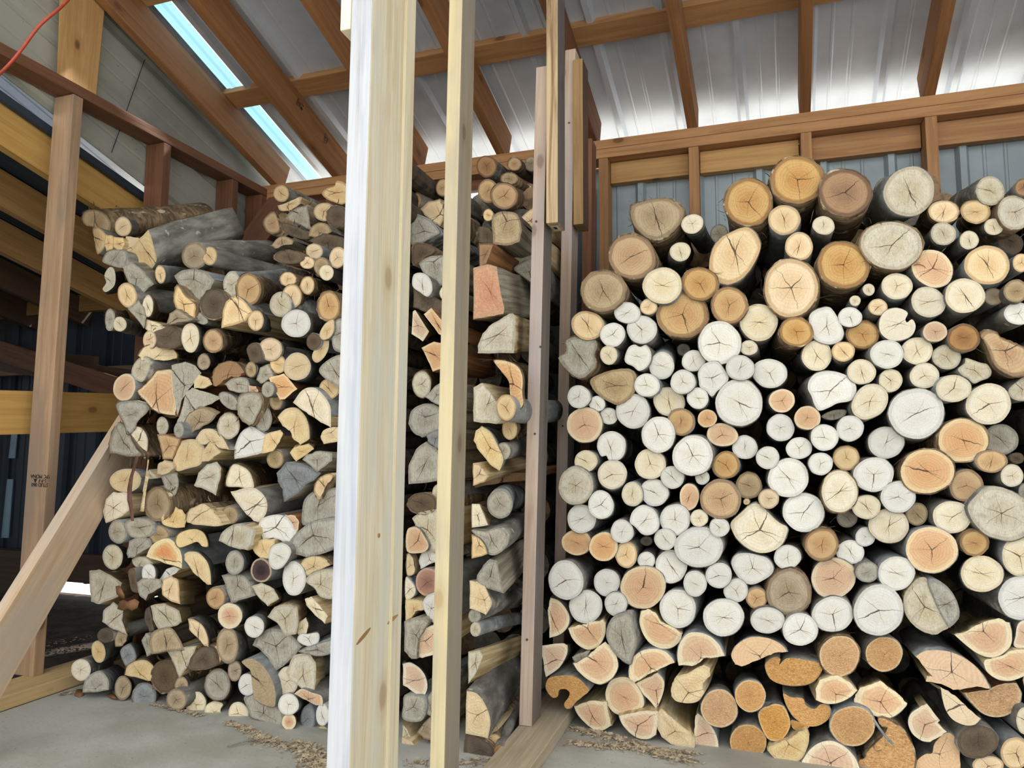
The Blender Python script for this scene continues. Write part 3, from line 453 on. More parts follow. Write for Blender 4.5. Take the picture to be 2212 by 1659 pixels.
LOGS = """
A r 865 540 880 500 960 470 1080 447 1170 445 1250 480 1305 540 1295 620 1240 700 1160 760 1070 787 980 760 900 680 865 600 ; T b|rough-sawn log under the header board
A e 1390 658 95 80 -15 ; c k 110 190|small cream round log just right of the rough-sawn log under the header board
A e 1625 745 75 80 0 ; G k z.15|small grey round log right of the rough-sawn log under the header board
A e 1878 470 200 195 10 ; h b|large honey-coloured shaggy round log just below left of the topmost honey log
B e 255 275 220 195 -8 ; h b|topmost honey log in the stack
B e 665 385 220 190 10 ; H b|large dark honey shaggy round log just right of the topmost honey log
B e 1220 375 215 205 -35 ; C k -230 190|big pale log below the right wall stud
B e 1920 370 120 122 0 ; C k -270 130|medium straw-coloured round log right of the big pale log below the right wall stud
B e 2205 340 72 76 0 ; H k|small dark honey round log right of the big pale log below the right wall stud
B e 2130 555 145 140 20 ; C b|medium straw-coloured shaggy round log above right of the rusty log split by a slanting crack
B e 1517 548 125 95 0 ; t b -130 140|medium tan shaggy oval log above the rusty log split by a slanting crack
B e 1790 550 120 97 5 ; t b -60 120|medium tan shaggy round log right of the big pale log below the right wall stud
B e 1515 740 105 97 0 ; C k -150 140|medium straw-coloured round log just above the rusty log split by a slanting crack
B e 1737 795 80 77 0 ; c k -180 150|small cream round log above right of the rusty log split by a slanting crack
B e 1948 680 80 68 10 ; c k -170 100|second small cream round log above right of the rusty log split by a slanting crack
B e 2097 820 105 85 15 ; d k z.1|small dark brown round log right of the rusty log split by a slanting crack
A e 865 942 198 180 12 ; h b|large honey-coloured shaggy round log just below left of the rough-sawn log under the header board
A e 1285 900 88 80 0 ; c k -20 160|small cream round log just below right of the rough-sawn log under the header board
A r 1760 720 1800 703 1870 695 1930 740 1975 830 1960 920 1890 1050 1800 1140 1690 1175 1590 1140 1545 1050 1555 930 1600 830 1680 760 ; t k|tall oval log with a knot in its top
B e 140 620 135 122 10 ; t k|medium tan round log just below the topmost honey log
B e 480 668 94 76 5 ; c k|small cream round log below right of the topmost honey log
B e 268 848 118 115 0 ; t k|medium tan round log just above the big cream log with long black cracks
B e 200 1208 226 240 -5 ; t b|big cream log with long black cracks
B e 650 1010 215 190 15 ; h b|large honey-coloured shaggy round log just left of the widest tan oval log near the top
B e 1068 840 262 195 5 ; C b|widest tan oval log near the top
B e 1420 1040 180 150 25 ; o k|rusty log split by a slanting crack
B e 1892 1010 192 160 0 ; t k|large tan round log right of the rusty log split by a slanting crack
B e 2190 990 75 78 0 ; t k|small tan round log right of the rusty log split by a slanting crack
B e 1113 1193 128 110 5 ; c k|medium cream round log just above the cream log with a hooked notch
B e 1385 1330 145 125 10 ; c k|medium cream round log just below the rusty log split by a slanting crack
B e 1700 1275 165 146 -5 ; c k|large cream round log just below right of the rusty log split by a slanting crack
B e 1950 1282 85 70 0 ; T k z.04|small dull brown round log below right of the rusty log split by a slanting crack
B e 2140 1235 100 96 0 ; T k|second small dull brown round log right of the rusty log split by a slanting crack
B e 2160 1430 115 94 5 ; w k|medium white round log just above the boot-shaped honey log
B e 1875 1465 130 105 10 ; d k z.22|medium dark brown round log just above left of the boot-shaped honey log
B e 1530 1490 48 38 0 ; d k z.25|tiny dark brown round log right of the cream log with a hooked notch
B e 870 1222 50 50 0 ; c k -90 70|tiny cream round log below left of the widest tan oval log near the top
B e 752 1318 46 45 0 ; c k|tiny cream round log right of the big cream log with long black cracks
B e 950 1373 80 70 0 ; t k|small tan round log just above left of the cream log with a hooked notch
B r 360 1460 400 1410 480 1380 540 1385 590 1450 630 1530 650 1600 620 1660 550 1690 470 1680 400 1640 370 1560 ; w k|large white lopsided log just right of the honey log wrapped in curly brown bark
B e 708 1460 102 82 0 ; w k|small white round log left of the cream log with a hooked notch
A e 615 1240 188 166 0 ; T b|large dull brown shaggy round log above the heart-shaped grey log by the divider stud
A e 1130 1195 165 152 5 ; c k|large cream round log below the rough-sawn log under the header board
A e 1458 1180 150 138 0 ; h b|medium honey-coloured shaggy round log above the big whitish log with a slanting hairline crack
A e 1712 1365 152 152 0 ; h b|large honey-coloured shaggy round log just above the big whitish log with a slanting hairline crack
A e 1010 1378 73 66 0 ; t k|small tan round log just left of the large honey log with a dark pith dot
C e 1296 317 212 190 10 ; h b|large honey log with a dark pith dot
C e 478 412 136 122 15 ; t k|orange log with a jagged dark ring
C e 820 303 108 90 5 ; w k|small white round log right of the orange log with a jagged dark ring
C e 693 492 105 100 0 ; w k|medium white round log just right of the orange log with a jagged dark ring
C e 945 448 125 118 0 ; w k|medium white round log just left of the large honey log with a dark pith dot
C r 300 600 290 560 330 525 400 512 480 512 540 545 555 600 530 660 545 740 510 800 440 855 380 850 310 800 250 720 240 680 290 650 ; G b|heart-shaped grey log by the divider stud
C e 660 668 72 80 0 ; c k 130 30|small cream round log just right of the heart-shaped grey log by the divider stud
C r 800 700 830 610 880 580 930 600 980 585 1020 640 1020 710 980 775 920 800 870 760 820 740 ; w k|medium white lopsided log just above right of the half log with a brown bark stripe
C e 1118 760 103 115 0 ; w k 90 -130|medium white round log below the large honey log with a dark pith dot
C e 1305 622 55 50 0 ; G k z.12|tiny grey round log just below the large honey log with a dark pith dot
C e 1392 718 97 90 0 ; w k|small white round log just above left of the pointed white log like a turnip
C e 1617 562 182 178 0 ; w k|big whitish log with a slanting hairline crack
C e 1955 385 160 153 0 ; c k|large cream round log just left of the honey log wrapped in curly brown bark
C e 1870 605 73 63 0 ; c k|small cream round log just right of the big whitish log with a slanting hairline crack
C r 510 880 600 830 700 800 820 790 880 820 895 880 880 980 820 1050 740 1092 680 1075 600 1030 530 960 ; T q|half log with a brown bark stripe
C e 990 928 105 98 10 ; w k|medium white round log just right of the half log with a brown bark stripe
C e 1300 900 105 100 0 ; w k|medium white round log just left of the pointed white log like a turnip
C r 1440 880 1435 820 1470 760 1530 730 1600 730 1650 790 1690 860 1660 930 1600 970 1550 1020 1500 970 1450 940 ; w k|pointed white log like a turnip
C e 1795 778 120 105 5 ; w k|medium white round log just right of the pointed white log like a turnip
C e 2050 825 145 122 5 ; w k|medium white round log just above right of the very large white log with two knots
C e 402 1028 95 97 0 ; w k|small white round log just above the orange log with spoke-like cracks by the divider
C e 560 1088 68 64 0 ; w k|small white round log just below left of the half log with a brown bark stripe
C e 870 1152 142 144 15 ; w k|medium white round log just below right of the half log with a brown bark stripe
C e 1180 1070 132 120 20 ; c k|medium cream round log below left of the pointed white log like a turnip
C e 1428 1040 92 88 0 ; w k|small white round log just below left of the pointed white log like a turnip
C e 1785 1080 200 192 0 ; w k|very large white log with two knots
D e 120 1062 108 98 0 ; o k|medium orange round log just right of the very large white log with two knots
C e 452 1270 147 149 0 ; o k|orange log with spoke-like cracks by the divider
C e 660 1195 75 70 0 ; w k 60 60|small white round log above the white log with a curled notch underneath
C e 1090 1355 142 149 10 ; w k|medium white round log right of the white log with a curled notch underneath
C e 1285 1245 112 115 0 ; h k|medium honey-coloured round log left of the orange oval log with a dark cavity
C e 1510 1215 80 74 0 ; o k|small orange round log just above left of the orange oval log with a dark cavity
C e 1640 1357 132 94 5 ; o k|orange oval log with a dark cavity
C r 563 1450 590 1370 670 1330 740 1345 795 1400 800 1480 770 1550 710 1583 660 1570 640 1535 600 1540 575 1500 ; w k 170 60|white log with a curled notch underneath
E e 1385 217 170 168 0 ; w k|large white round log just below left of the orange oval log with a dark cavity
E e 1835 145 104 100 0 ; w k|medium white round log just below right of the orange oval log with a dark cavity
E e 2032 235 96 96 0 ; w k|small white round log below right of the orange oval log with a dark cavity
E e 462 265 97 90 0 ; c k|small cream round log just below left of the white log with a curled notch underneath
E e 690 380 122 120 0 ; c k 120 70|medium cream round log just below the white log with a curled notch underneath
E e 1018 290 132 125 0 ; c k|medium cream round log right of the white log with a curled notch underneath
E e 1210 403 97 97 0 ; w k|small white round log below left of the orange oval log with a dark cavity
E e 1468 405 60 61 0 ; w k|tiny white round log below left of the orange oval log with a dark cavity
E e 1672 298 113 115 0 ; h k|medium honey-coloured round log just below the orange oval log with a dark cavity
E e 375 476 143 162 0 ; C k|greenish white log with a slanting crack by the divider
E e 863 550 88 102 0 ; c k|small cream round log below right of the white log with a curled notch underneath
E e 1055 535 117 115 0 ; w k|medium white round log below right of the white log with a curled notch underneath
E e 592 642 107 118 0 ; w k 120 20|medium white round log below the white log with a curled notch underneath
E e 1355 572 82 110 0 ; o k|small orange oval log above the large white oval log with a round knot
E e 1626 592 172 162 0 ; h k|biggest honey log in the white middle of the stack
E e 1870 475 105 110 0 ; T b|medium dull brown shaggy round log just above the huge teardrop-shaped pale log
E e 2040 590 85 83 0 ; t k|small tan round log just above the huge teardrop-shaped pale log
E e 1850 615 28 26 0 ; t k|tiny tan round log just above left of the huge teardrop-shaped pale log
G e 176 409 172 161 0 ; w k|large white round log left of the ragged-edged cream log left of the white trio
E e 425 763 118 122 0 ; w k|medium white round log just above the orange log with small worm holes
E r 845 790 870 700 940 650 1000 660 1060 700 1090 780 1080 850 1020 895 950 890 890 830 ; w k|medium white lopsided log above right of the orange log with a crumbly hole
E e 1233 770 125 133 0 ; w k|medium white round log left of the huge teardrop-shaped pale log
E e 1440 757 73 73 0 ; c k|small cream round log just above the large white oval log with a round knot
E e 1615 836 85 79 0 ; w k|small white round log just left of the huge teardrop-shaped pale log
E r 1720 800 1800 720 1900 640 1970 650 2060 740 2130 800 2195 840 2180 920 2140 990 2060 1040 1960 1050 1860 1010 1780 940 1740 880 ; c k|huge teardrop-shaped pale log
E e 775 872 97 97 0 ; w k 100 -70|small white round log just above right of the orange log with a crumbly hole
E e 382 967 122 108 0 ; o k|orange log with small worm holes
E e 615 1003 120 121 0 ; o k|orange log with a crumbly hole
E e 1148 938 92 92 0 ; w k|small white round log just left of the large white oval log with a round knot
E e 1438 1006 200 172 0 ; w k|large white oval log with a round knot
E e 810 1072 90 112 0 ; t k|medium tan round log just right of the orange log with a crumbly hole
E e 985 1120 72 72 0 ; w k 90 -130|small white round log just above the large orange log with a cross crack low down
E e 985 955 50 40 0 ; G k z.1|tiny grey round log right of the orange log with a crumbly hole
E e 1200 1172 130 142 0 ; w k|second medium white round log right of the lowest big white log beside the divider
E e 1405 1322 97 110 0 ; w k|medium white round log just below the large white oval log with a round knot
E e 1610 1251 108 108 0 ; w k|medium white round log just left of the pear-shaped white log with a knot ring
E r 1725 1150 1760 1080 1850 1062 1950 1080 2030 1110 2075 1180 2060 1240 1990 1290 1900 1325 1820 1300 1760 1230 ; w k|pear-shaped white log with a knot ring
E e 290 1292 146 165 -8 ; w k 220 -150|lowest big white log beside the divider
E e 643 1312 107 116 0 ; w k 130 -110|medium white round log just below the orange log with a crumbly hole
E e 957 1352 185 180 0 ; o k|large orange log with a cross crack low down
E e 462 1520 140 137 0 ; w k 60 -130|medium white round log just below right of the lowest big white log beside the divider
E e 722 1498 95 100 0 ; w k|small white round log above left of the slanting orange half log with a forked crack
I e 1257 282 152 160 0 ; w k|large white round log just above left of the half-moon log with a wavy dark crack
I e 1650 358 168 158 0 ; w k -30 -110|large white round log just above right of the half-moon log with a wavy dark crack
E e 1758 1382 100 100 0 ; w k|medium white round log just below left of the pear-shaped white log with a knot ring
E e 1937 1447 90 90 0 ; h k|small honey-coloured round log just below the pear-shaped white log with a knot ring
G e 180 1395 182 197 0 ; T b|dull tan log with shaggy bark low down
I e 2030 383 140 112 0 ; w k|medium white round log below the pear-shaped white log with a knot ring
J e 278 463 150 134 0 ; w k|medium white round log just below left of the white log with a faint cross-shaped crack
D e 245 468 137 120 0 ; h b|honey log wrapped in curly brown bark
D e 815 490 135 116 0 ; h b|medium honey-coloured shaggy round log just left of the cream log with a hooked notch
D r 965 420 975 350 1020 290 1100 265 1170 280 1205 310 1185 360 1200 385 1240 360 1268 400 1265 450 1230 500 1150 535 1060 535 990 490 ; c k|cream log with a hooked notch
D e 1442 466 103 83 0 ; o k|small orange round log just right of the cream log with a hooked notch
D e 1690 521 135 116 5 ; H k|medium dark honey round log just above the ragged star-shaped pale log
D r 1845 510 1870 470 1920 460 1980 480 2010 520 2080 550 2150 580 2240 620 2290 700 2270 800 2180 835 2110 840 2020 800 1960 740 1920 640 1880 560 ; h b|boot-shaped honey log in the stack
D e 422 672 125 128 0 ; c k -130 70|medium cream round log just below right of the honey log wrapped in curly brown bark
D e 650 637 98 82 0 ; t k|small tan round log just above the big white log with a flat cut underside
D e 1028 660 138 122 0 ; w k|medium white round log just below the cream log with a hooked notch
D e 1288 632 130 115 0 ; c k|medium cream round log just below right of the cream log with a hooked notch
D e 1543 684 122 102 0 ; C k|medium straw-coloured round log just above left of the ragged star-shaped pale log
D r 1645 790 1700 740 1710 700 1760 710 1830 735 1890 750 1925 810 1900 860 1840 885 1780 910 1730 870 1680 840 ; C k|ragged star-shaped pale log
D e 808 813 122 103 0 ; c k|medium cream round log just above the pinkish cream log with a square knot
D e 1058 888 98 96 0 ; c k|small cream round log just above right of the pinkish cream log with a square knot
D e 1352 846 123 106 0 ; c k|medium cream round log just above the largest white log, right of centre
D r 350 960 360 890 420 830 520 812 630 830 720 880 755 950 740 1030 690 1065 600 1080 520 1120 440 1140 400 1080 380 1020 ; w k|big white log with a flat cut underside
D r 465 1195 520 1160 600 1140 670 1145 660 1190 600 1220 540 1228 490 1215 ; G k z.04|small grey flattened log just below the big white log with a flat cut underside
D r 725 1120 745 1040 790 970 850 930 930 925 990 950 1030 1010 1025 1090 980 1160 910 1200 830 1220 760 1190 ; c k|pinkish cream log with a square knot
D e 1282 1172 231 213 0 ; w k|largest white log, right of centre
D e 1602 957 150 112 0 ; c k|medium cream oval log just below left of the ragged star-shaped pale log
D e 1905 1091 188 173 0 ; c k|pale log full of fine radial cracks
D r 2080 970 2150 900 2230 850 2300 900 2300 1030 2200 1060 2110 1040 ; C k|medium straw-coloured lopsided log just above right of the pale log full of fine radial cracks
D e 340 1211 108 100 0 ; o k|medium orange round log above left of the small yellow log with a forked crack
D e 108 1295 115 114 0 ; w k|medium white round log just below right of the very large white log with two knots
D e 488 1380 118 108 0 ; w k|medium white round log just above left of the small yellow log with a forked crack
D e 708 1301 114 108 0 ; w k|medium white round log just above the small yellow log with a forked crack
D e 1020 1423 152 133 0 ; w k -60 -10|medium white round log just below left of the largest white log, right of centre
D e 1684 1403 205 182 0 ; o b|big orange log at the upper right of the white group
D e 2010 1400 150 125 0 ; G k z.06|medium grey round log just below the pale log full of fine radial cracks
D e 268 1472 108 92 0 ; w k|small white round log below left of the big white log with a flat cut underside
G e 455 287 103 92 0 ; w k|small white round log just left of the small yellow log with a forked crack
G e 676 237 107 103 0 ; t b|small yellow log with a forked crack
G e 913 380 170 143 0 ; w k|large white round log just below right of the small yellow log with a forked crack
G e 1375 352 222 186 0 ; o b|largest orange log with a hooked crack
G e 1928 266 136 94 5 ; h k|medium honey-coloured oval log just above the huge pale log at the right edge
G e 2150 240 60 46 0 ; d k z.05|tiny dark brown oval log above the huge pale log at the right edge
G e 2107 390 97 92 0 ; c k|small cream round log just above the huge pale log at the right edge
G e 618 527 153 172 0 ; c b -90 20|ragged-edged cream log left of the white trio
G e 1125 573 148 132 0 ; w k|medium white round log just below left of the largest orange log with a hooked crack
G e 1713 475 143 134 0 ; h k|medium honey-coloured round log just right of the largest orange log with a hooked crack
G e 850 661 118 101 0 ; c k|medium cream round log below the small yellow log with a forked crack
G e 1285 722 92 97 0 ; T k z.03|small dull brown round log just below the largest orange log with a hooked crack
G e 308 707 175 162 0 ; w k|large white round log just right of the huge teardrop-shaped pale log
G e 685 750 87 83 0 ; G k z.05|small grey round log just below the ragged-edged cream log left of the white trio
G e 1043 823 170 143 0 ; c k|large cream round log below right of the ragged-edged cream log left of the white trio
G e 1590 747 162 134 0 ; c k|medium cream round log just left of the huge pale log at the right edge
G r 1735 650 1800 570 1880 500 1980 490 2080 520 2170 570 2260 640 2300 740 2290 840 2220 900 2100 945 1990 930 1880 890 1790 800 1750 730 ; C k|huge pale log at the right edge
G e 1782 970 118 106 0 ; h b|medium honey-coloured shaggy round log below right of the largest orange log with a hooked crack
G e 1413 1031 216 194 0 ; o k|lower large orange log with a hooked crack
G e 464 985 140 133 0 ; h b|medium honey-coloured shaggy round log just above the orange log with a pale sapwood ring
G e 840 918 84 80 0 ; w k|small white round log below right of the ragged-edged cream log left of the white trio
G e 712 1050 117 100 0 ; w k|medium white round log just above right of the orange log with a pale sapwood ring
G e 168 1092 114 100 0 ; w k 90 -50|medium white round log just above the dull tan log with shaggy bark low down
G e 858 1222 97 88 0 ; G k|small grey round log just right of the orange log with a pale sapwood ring
G e 1110 1233 153 143 0 ; w k|medium white round log right of the orange log with a pale sapwood ring
G e 565 1274 187 168 0 ; o k|orange log with a pale sapwood ring
G e 1848 1238 180 151 0 ; c k -70 0|large cream round log just below the huge pale log at the right edge
G e 2170 1085 142 165 0 ; c k|large cream round log just below right of the huge pale log at the right edge
G e 2190 1442 196 185 0 ; w k|large white round log just above right of the orange split log with a smile-shaped crack
J e 558 331 171 149 0 ; w k|white log with a faint cross-shaped crack
J e 955 297 207 215 0 ; w k|biggest white log of the lowest white row
J r 1175 230 1190 150 1260 60 1320 20 1370 30 1400 110 1450 220 1500 330 1560 430 1500 470 1440 500 1330 470 1240 400 1190 320 ; C q|fibrous cream half log beside a grey half
J r 1390 55 1470 50 1550 100 1610 180 1645 280 1640 360 1580 430 1560 430 1500 330 1450 220 ; G k|large grey lopsided log just right of the fibrous cream half log beside a grey half
G e 2215 530 50 70 0 ; G k z.08|tiny grey oval log just above right of the huge pale log at the right edge
I h 160 195 230 220 290 290 318 360 300 440 240 500 150 530 / 145 400 135 300 ; p k|medium pinkish orange half log just below the lowest big white log beside the divider
I h 628 420 625 500 580 590 500 632 420 610 350 540 318 460 / 400 425 470 420 480 400 560 395 610 385 ; p k|medium pinkish orange quarter log below right of the lowest big white log beside the divider
I h 300 600 295 680 230 790 120 868 / 85 680 80 605 260 585 ; p k 80 -30|medium pinkish orange quarter log just above the hook-shaped amber log with a hollow centre
I r 650 450 690 370 760 330 850 330 870 440 900 560 860 700 840 755 760 710 690 630 645 540 ; G k|large grey flattened log just left of the slanting orange half log with a forked crack
I h 1285 500 1270 560 1200 615 1110 622 1020 580 960 500 930 400 945 310 / 1000 290 1060 320 1110 400 1200 440 ; p k|slanting orange half log with a forked crack
I h 720 690 735 780 700 860 640 910 570 930 480 890 400 820 360 755 / 400 745 480 700 560 620 630 575 680 620 ; p k 60 -60|large pinkish orange quarter log below the lowest big white log beside the divider
I q 345 700 400 670 500 640 480 690 420 730 370 750 ; G q|small grey split piece above right of the hook-shaped amber log with a hollow centre
I h 840 870 845 780 880 700 960 645 1060 635 1140 655 1200 710 1222 750 / 1100 800 1020 840 950 880 885 915 ; p k|half-moon log with a small knot near its flat side
I h 1270 770 1258 680 1280 580 1350 500 1450 495 1540 530 1610 600 1655 690 / 1560 705 1480 710 1450 740 1380 775 ; p k|half-moon log with a wavy dark crack
I h 1760 760 1725 690 1760 610 1850 545 1950 530 2060 550 2150 600 2190 655 / 2080 665 2000 700 1900 740 1810 778 ; p k -20 -120|large pinkish orange half log right of the half-moon log with a wavy dark crack
I r 120 950 150 885 250 865 350 870 420 910 480 990 430 1040 370 1090 330 1135 290 1140 275 1100 310 1050 320 1010 290 980 235 985 220 1040 180 1050 140 1010 ; a k|hook-shaped amber log with a hollow centre
I h 1080 840 1130 900 1135 970 1110 1060 1070 1145 / 1000 1060 940 1000 900 930 1000 880 ; p k z.03|medium pinkish orange quarter log below the slanting orange half log with a forked crack
I r 640 990 680 910 760 880 840 890 900 950 950 1040 955 1120 900 1165 820 1195 730 1190 665 1130 640 1060 ; p k|rounded pinkish log with a forked crack near the floor
I h 1210 1040 1250 1080 1350 1095 1430 1075 1480 1010 / 1470 930 1530 870 1530 800 1480 775 1400 810 1330 850 1250 870 1215 930 1200 990 ; y k|large pale yellow quarter log just below the half-moon log with a wavy dark crack
I h 675 1290 600 1330 510 1310 430 1240 385 1180 365 1130 / 440 1100 520 1080 640 1090 650 1180 ; p k|second medium pinkish orange quarter log left of the amber log left of its smaller twin
I h 1060 1370 1000 1405 920 1400 840 1350 780 1280 755 1215 / 860 1190 960 1170 1080 1170 1085 1260 ; p k|medium pinkish orange half log left of the amber log left of its smaller twin
I q 1090 1180 1120 1150 1200 1220 1290 1300 1360 1350 1400 1420 1395 1480 1300 1480 1200 1450 1120 1390 1085 1320 ; y q|large pale yellow split piece below the half-moon log with a wavy dark crack
I h 1430 1190 1510 1260 1570 1340 1600 1430 1605 1515 / 1500 1500 1405 1480 1400 1330 1410 1220 ; p k|medium pinkish orange half log below the half-moon log with a wavy dark crack
I e 1614 1145 153 160 0 ; a k -10 -120|amber log left of its smaller twin
I e 1882 1036 130 132 0 ; a k -20 -120|medium amber round log just right of the amber log left of its smaller twin
I e 1862 1437 150 152 0 ; a k|large amber round log just below right of the amber log left of its smaller twin
J r 0 1130 60 1110 130 1130 170 1200 190 1280 160 1360 110 1410 40 1420 -10 1390 -60 1290 -80 1200 -50 1150 ; a k|medium amber lopsided log below the amber half log with a curled lip
J h 350 1380 345 1450 300 1560 230 1610 140 1610 60 1570 5 1510 / 20 1470 100 1440 200 1400 260 1350 330 1335 ; y k|large pale yellow quarter log left of the widest round amber log
J r 0 850 -20 780 0 740 60 705 110 720 100 770 160 715 260 720 380 740 465 770 440 850 370 920 250 945 130 935 40 900 ; a k|amber half log with a curled lip
J e 618 690 168 168 0 ; a b|round amber log with ragged bark
J e 1003 675 152 146 0 ; a k|large amber round log just below the biggest white log of the lowest white row
J r 140 1020 200 1050 300 1060 330 1120 400 1150 450 1110 510 1120 535 1180 510 1240 430 1290 340 1290 240 1230 180 1150 150 1080 ; a k|large amber lopsided log just below right of the amber half log with a curled lip
J r 200 1250 260 1260 340 1290 350 1310 290 1330 220 1320 ; a k z.03|tiny amber flattened log left of the widest round amber log
J e 730 1296 189 166 8 ; a k|widest round amber log
J h 420 1070 500 1100 600 1095 700 1050 765 990 / 700 920 600 860 540 870 450 900 415 980 ; p k|medium pinkish orange half log just below the round amber log with ragged bark
J h 750 1085 850 1170 1000 1225 1100 1200 1180 1130 1195 1100 / 1130 1030 1060 980 970 910 900 940 800 970 760 1030 ; p k -60 -110|large pinkish orange half log just above right of the widest round amber log
J h 2080 410 2100 500 2090 600 2020 670 1930 700 1820 670 1720 600 1620 510 / 1700 490 1800 430 1900 390 1990 370 ; p k -120 -90|orange split log with a smile-shaped crack
J r 2140 520 2160 420 2230 380 2300 400 2300 620 2135 610 ; p k|small pinkish orange lopsided log just right of the orange split log with a smile-shaped crack
J h 1285 700 1360 655 1480 648 1600 670 1720 730 1820 820 1890 930 1905 970 / 1800 950 1690 970 1600 980 1500 930 1370 910 1380 860 1430 870 1360 790 ; p k -200 -240|large half-moon log with long grey bark
J h 1870 760 1900 830 1990 890 2100 900 2211 860 2300 800 / 2300 650 2211 640 2100 650 2030 690 1950 710 1880 730 ; p k|large pinkish orange half log just above the ringed brown half log in shade
J h 2140 930 2180 1020 2150 1130 2060 1200 1950 1215 1850 1180 1760 1090 1700 1010 / 1800 1000 1900 990 1950 960 2050 930 ; a k z.03|ringed brown half log in shade
J h 1830 1230 1780 1280 1700 1285 1600 1240 1540 1160 1510 1060 1500 990 / 1490 960 1560 1000 1640 1060 1720 1140 ; t k -180 -180|large tan quarter log just below the large half-moon log with long grey bark
J h 1400 1430 1330 1420 1250 1360 1215 1270 1240 1190 1310 1140 / 1370 1110 1480 1250 1460 1270 1540 1345 1470 1390 ; p k -60 -130|large pinkish orange quarter log left of the brown round log with a dark heart
J r 1440 1450 1520 1370 1580 1370 1640 1450 1650 1560 1640 1680 1460 1700 1290 1680 1290 1600 1360 1540 1420 1530 ; p k|large pinkish orange lopsided log just left of the brown round log with a dark heart
J e 1810 1432 170 142 0 ; d k|brown round log with a dark heart
J e 2140 1530 130 130 0 ; t k|medium tan round log just right of the brown round log with a dark heart
J e 2230 1250 85 115 0 ; c k|small cream oval log just below right of the ringed brown half log in shade
J e 1900 1640 130 85 0 ; t k|medium tan oval log just below right of the brown round log with a dark heart
J h 300 1600 370 1500 460 1440 560 1430 660 1480 740 1560 785 1659 / 780 1700 540 1705 300 1700 ; p k|large pinkish orange half log just below left of the widest round amber log
J r 955 1240 1010 1240 1090 1280 1170 1350 1230 1440 1260 1550 1250 1659 1200 1720 1000 1730 800 1720 790 1600 850 1560 860 1520 930 1450 1000 1380 1030 1320 990 1310 960 1280 ; a b|big ragged amber slab at the bottom
K r 40 290 55 240 110 218 180 225 240 270 270 340 235 415 160 370 100 350 55 330 ; t b 930 -70|long log lying on top at the left
K e 383 358 68 80 0 ; t k 330 20|small tan round log right of the long log lying on top at the left
K h 600 400 630 480 650 560 665 650 600 755 / 520 700 435 600 500 500 ; y k 760 -220|big split log with lichen-spotted bark
K q 410 450 510 460 520 490 450 560 440 650 405 640 400 540 ; t q|small tan long split piece just left of the big split log with lichen-spotted bark
K h 125 380 170 370 225 420 235 470 215 540 165 588 145 520 / 135 450 ; t k|small tan half log just below the long log lying on top at the left
K q 235 430 290 440 300 500 290 550 240 565 225 520 ; t q|tiny tan long split piece left of the big split log with lichen-spotted bark
K q 300 450 380 455 400 500 380 550 340 560 300 530 ; t q|tiny tan split piece just left of the big split log with lichen-spotted bark
K r 215 640 250 580 330 560 410 580 410 660 370 710 280 690 220 665 ; G k|small grey lopsided log just left of the big split log with lichen-spotted bark
K r 225 780 260 720 300 730 315 800 300 870 240 915 210 890 240 840 ; C k 90 20|small straw-coloured flattened log below left of the big split log with lichen-spotted bark
K q 380 700 460 670 560 750 640 850 580 900 510 955 450 880 410 780 ; G q 260 10|medium grey split piece just below the big split log with lichen-spotted bark
K e 420 950 75 105 -15 ; t k|small tan oval log below left of the big split log with lichen-spotted bark
K e 705 770 42 75 -5 ; t k 320 30|tiny tan oval log just below right of the big split log with lichen-spotted bark
K h 838 790 900 745 1000 735 1090 755 1155 820 / 1130 890 1080 960 1000 1020 950 970 900 900 ; G k|grey fan-shaped split log near the top
K r 835 940 860 880 920 960 1000 1030 1000 1100 985 1165 920 1140 860 1070 830 1000 ; t b|medium tan flattened log just below left of the grey fan-shaped split log near the top
K e 1000 610 105 108 0 ; T k 640 -30|medium dull brown round log just left of the long smooth forked branch
K e 1130 610 60 77 0 ; t k 820 200|long smooth forked branch
K e 1325 860 72 108 0 ; C k 500 -60|small straw-coloured oval log just right of the grey fan-shaped split log near the top
K e 1466 900 102 130 0 ; h b 230 10|round honey log with birch bark near the top
K e 1810 812 68 58 0 ; t b|tiny tan shaggy round log right of the long smooth forked branch
K e 1975 865 58 72 0 ; t b 220 40|small tan shaggy round log left of the grey fan log between the two front posts
K e 1840 960 82 95 0 ; t b 190 60|small tan shaggy round log above right of the round log with long peeling birch bark
K e 1745 1030 88 105 0 ; C k|small straw-coloured round log above right of the round log with long peeling birch bark
K e 2160 1045 90 125 0 ; h b|medium honey-coloured shaggy oval log left of the sawn block with wavy rings between the posts
K e 1170 1030 112 120 0 ; d b|medium dark brown shaggy round log above the round log with long peeling birch bark
K h 1280 1010 1350 965 1420 1000 1490 1090 / 1440 1160 1340 1200 1240 1225 1250 1100 ; t k|medium tan quarter log above right of the round log with long peeling birch bark
K e 1530 1170 65 82 0 ; t k 270 70|small tan round log below the round honey log with birch bark near the top
K e 1878 1195 118 114 0 ; w k 200 20|white round log with a cross crack near the top
K e 597 1045 45 86 0 ; c b 200 30|tiny cream shaggy oval log above the flat-bottomed yellow half log at the left edge
K e 355 1200 55 60 0 ; c k 200 60|tiny cream round log above left of the flat-bottomed yellow half log at the left edge
K e 270 1160 40 90 0 ; G b 130 0|tiny grey shaggy oval log below left of the big split log with lichen-spotted bark
K q 430 1070 520 1000 560 1060 580 1140 560 1230 510 1160 ; G q 100 0|small grey split piece above left of the flat-bottomed yellow half log at the left edge
K q 560 1190 590 1160 700 1200 740 1225 640 1270 580 1240 ; c q|small cream long split piece above the flat-bottomed yellow half log at the left edge
K q 765 1200 790 1110 850 1070 920 1120 980 1160 880 1180 800 1200 ; T q|small dull brown long split piece below left of the long smooth forked branch
K e 1055 1152 62 42 30 ; G k|tiny grey oval log above left of the round log with long peeling birch bark
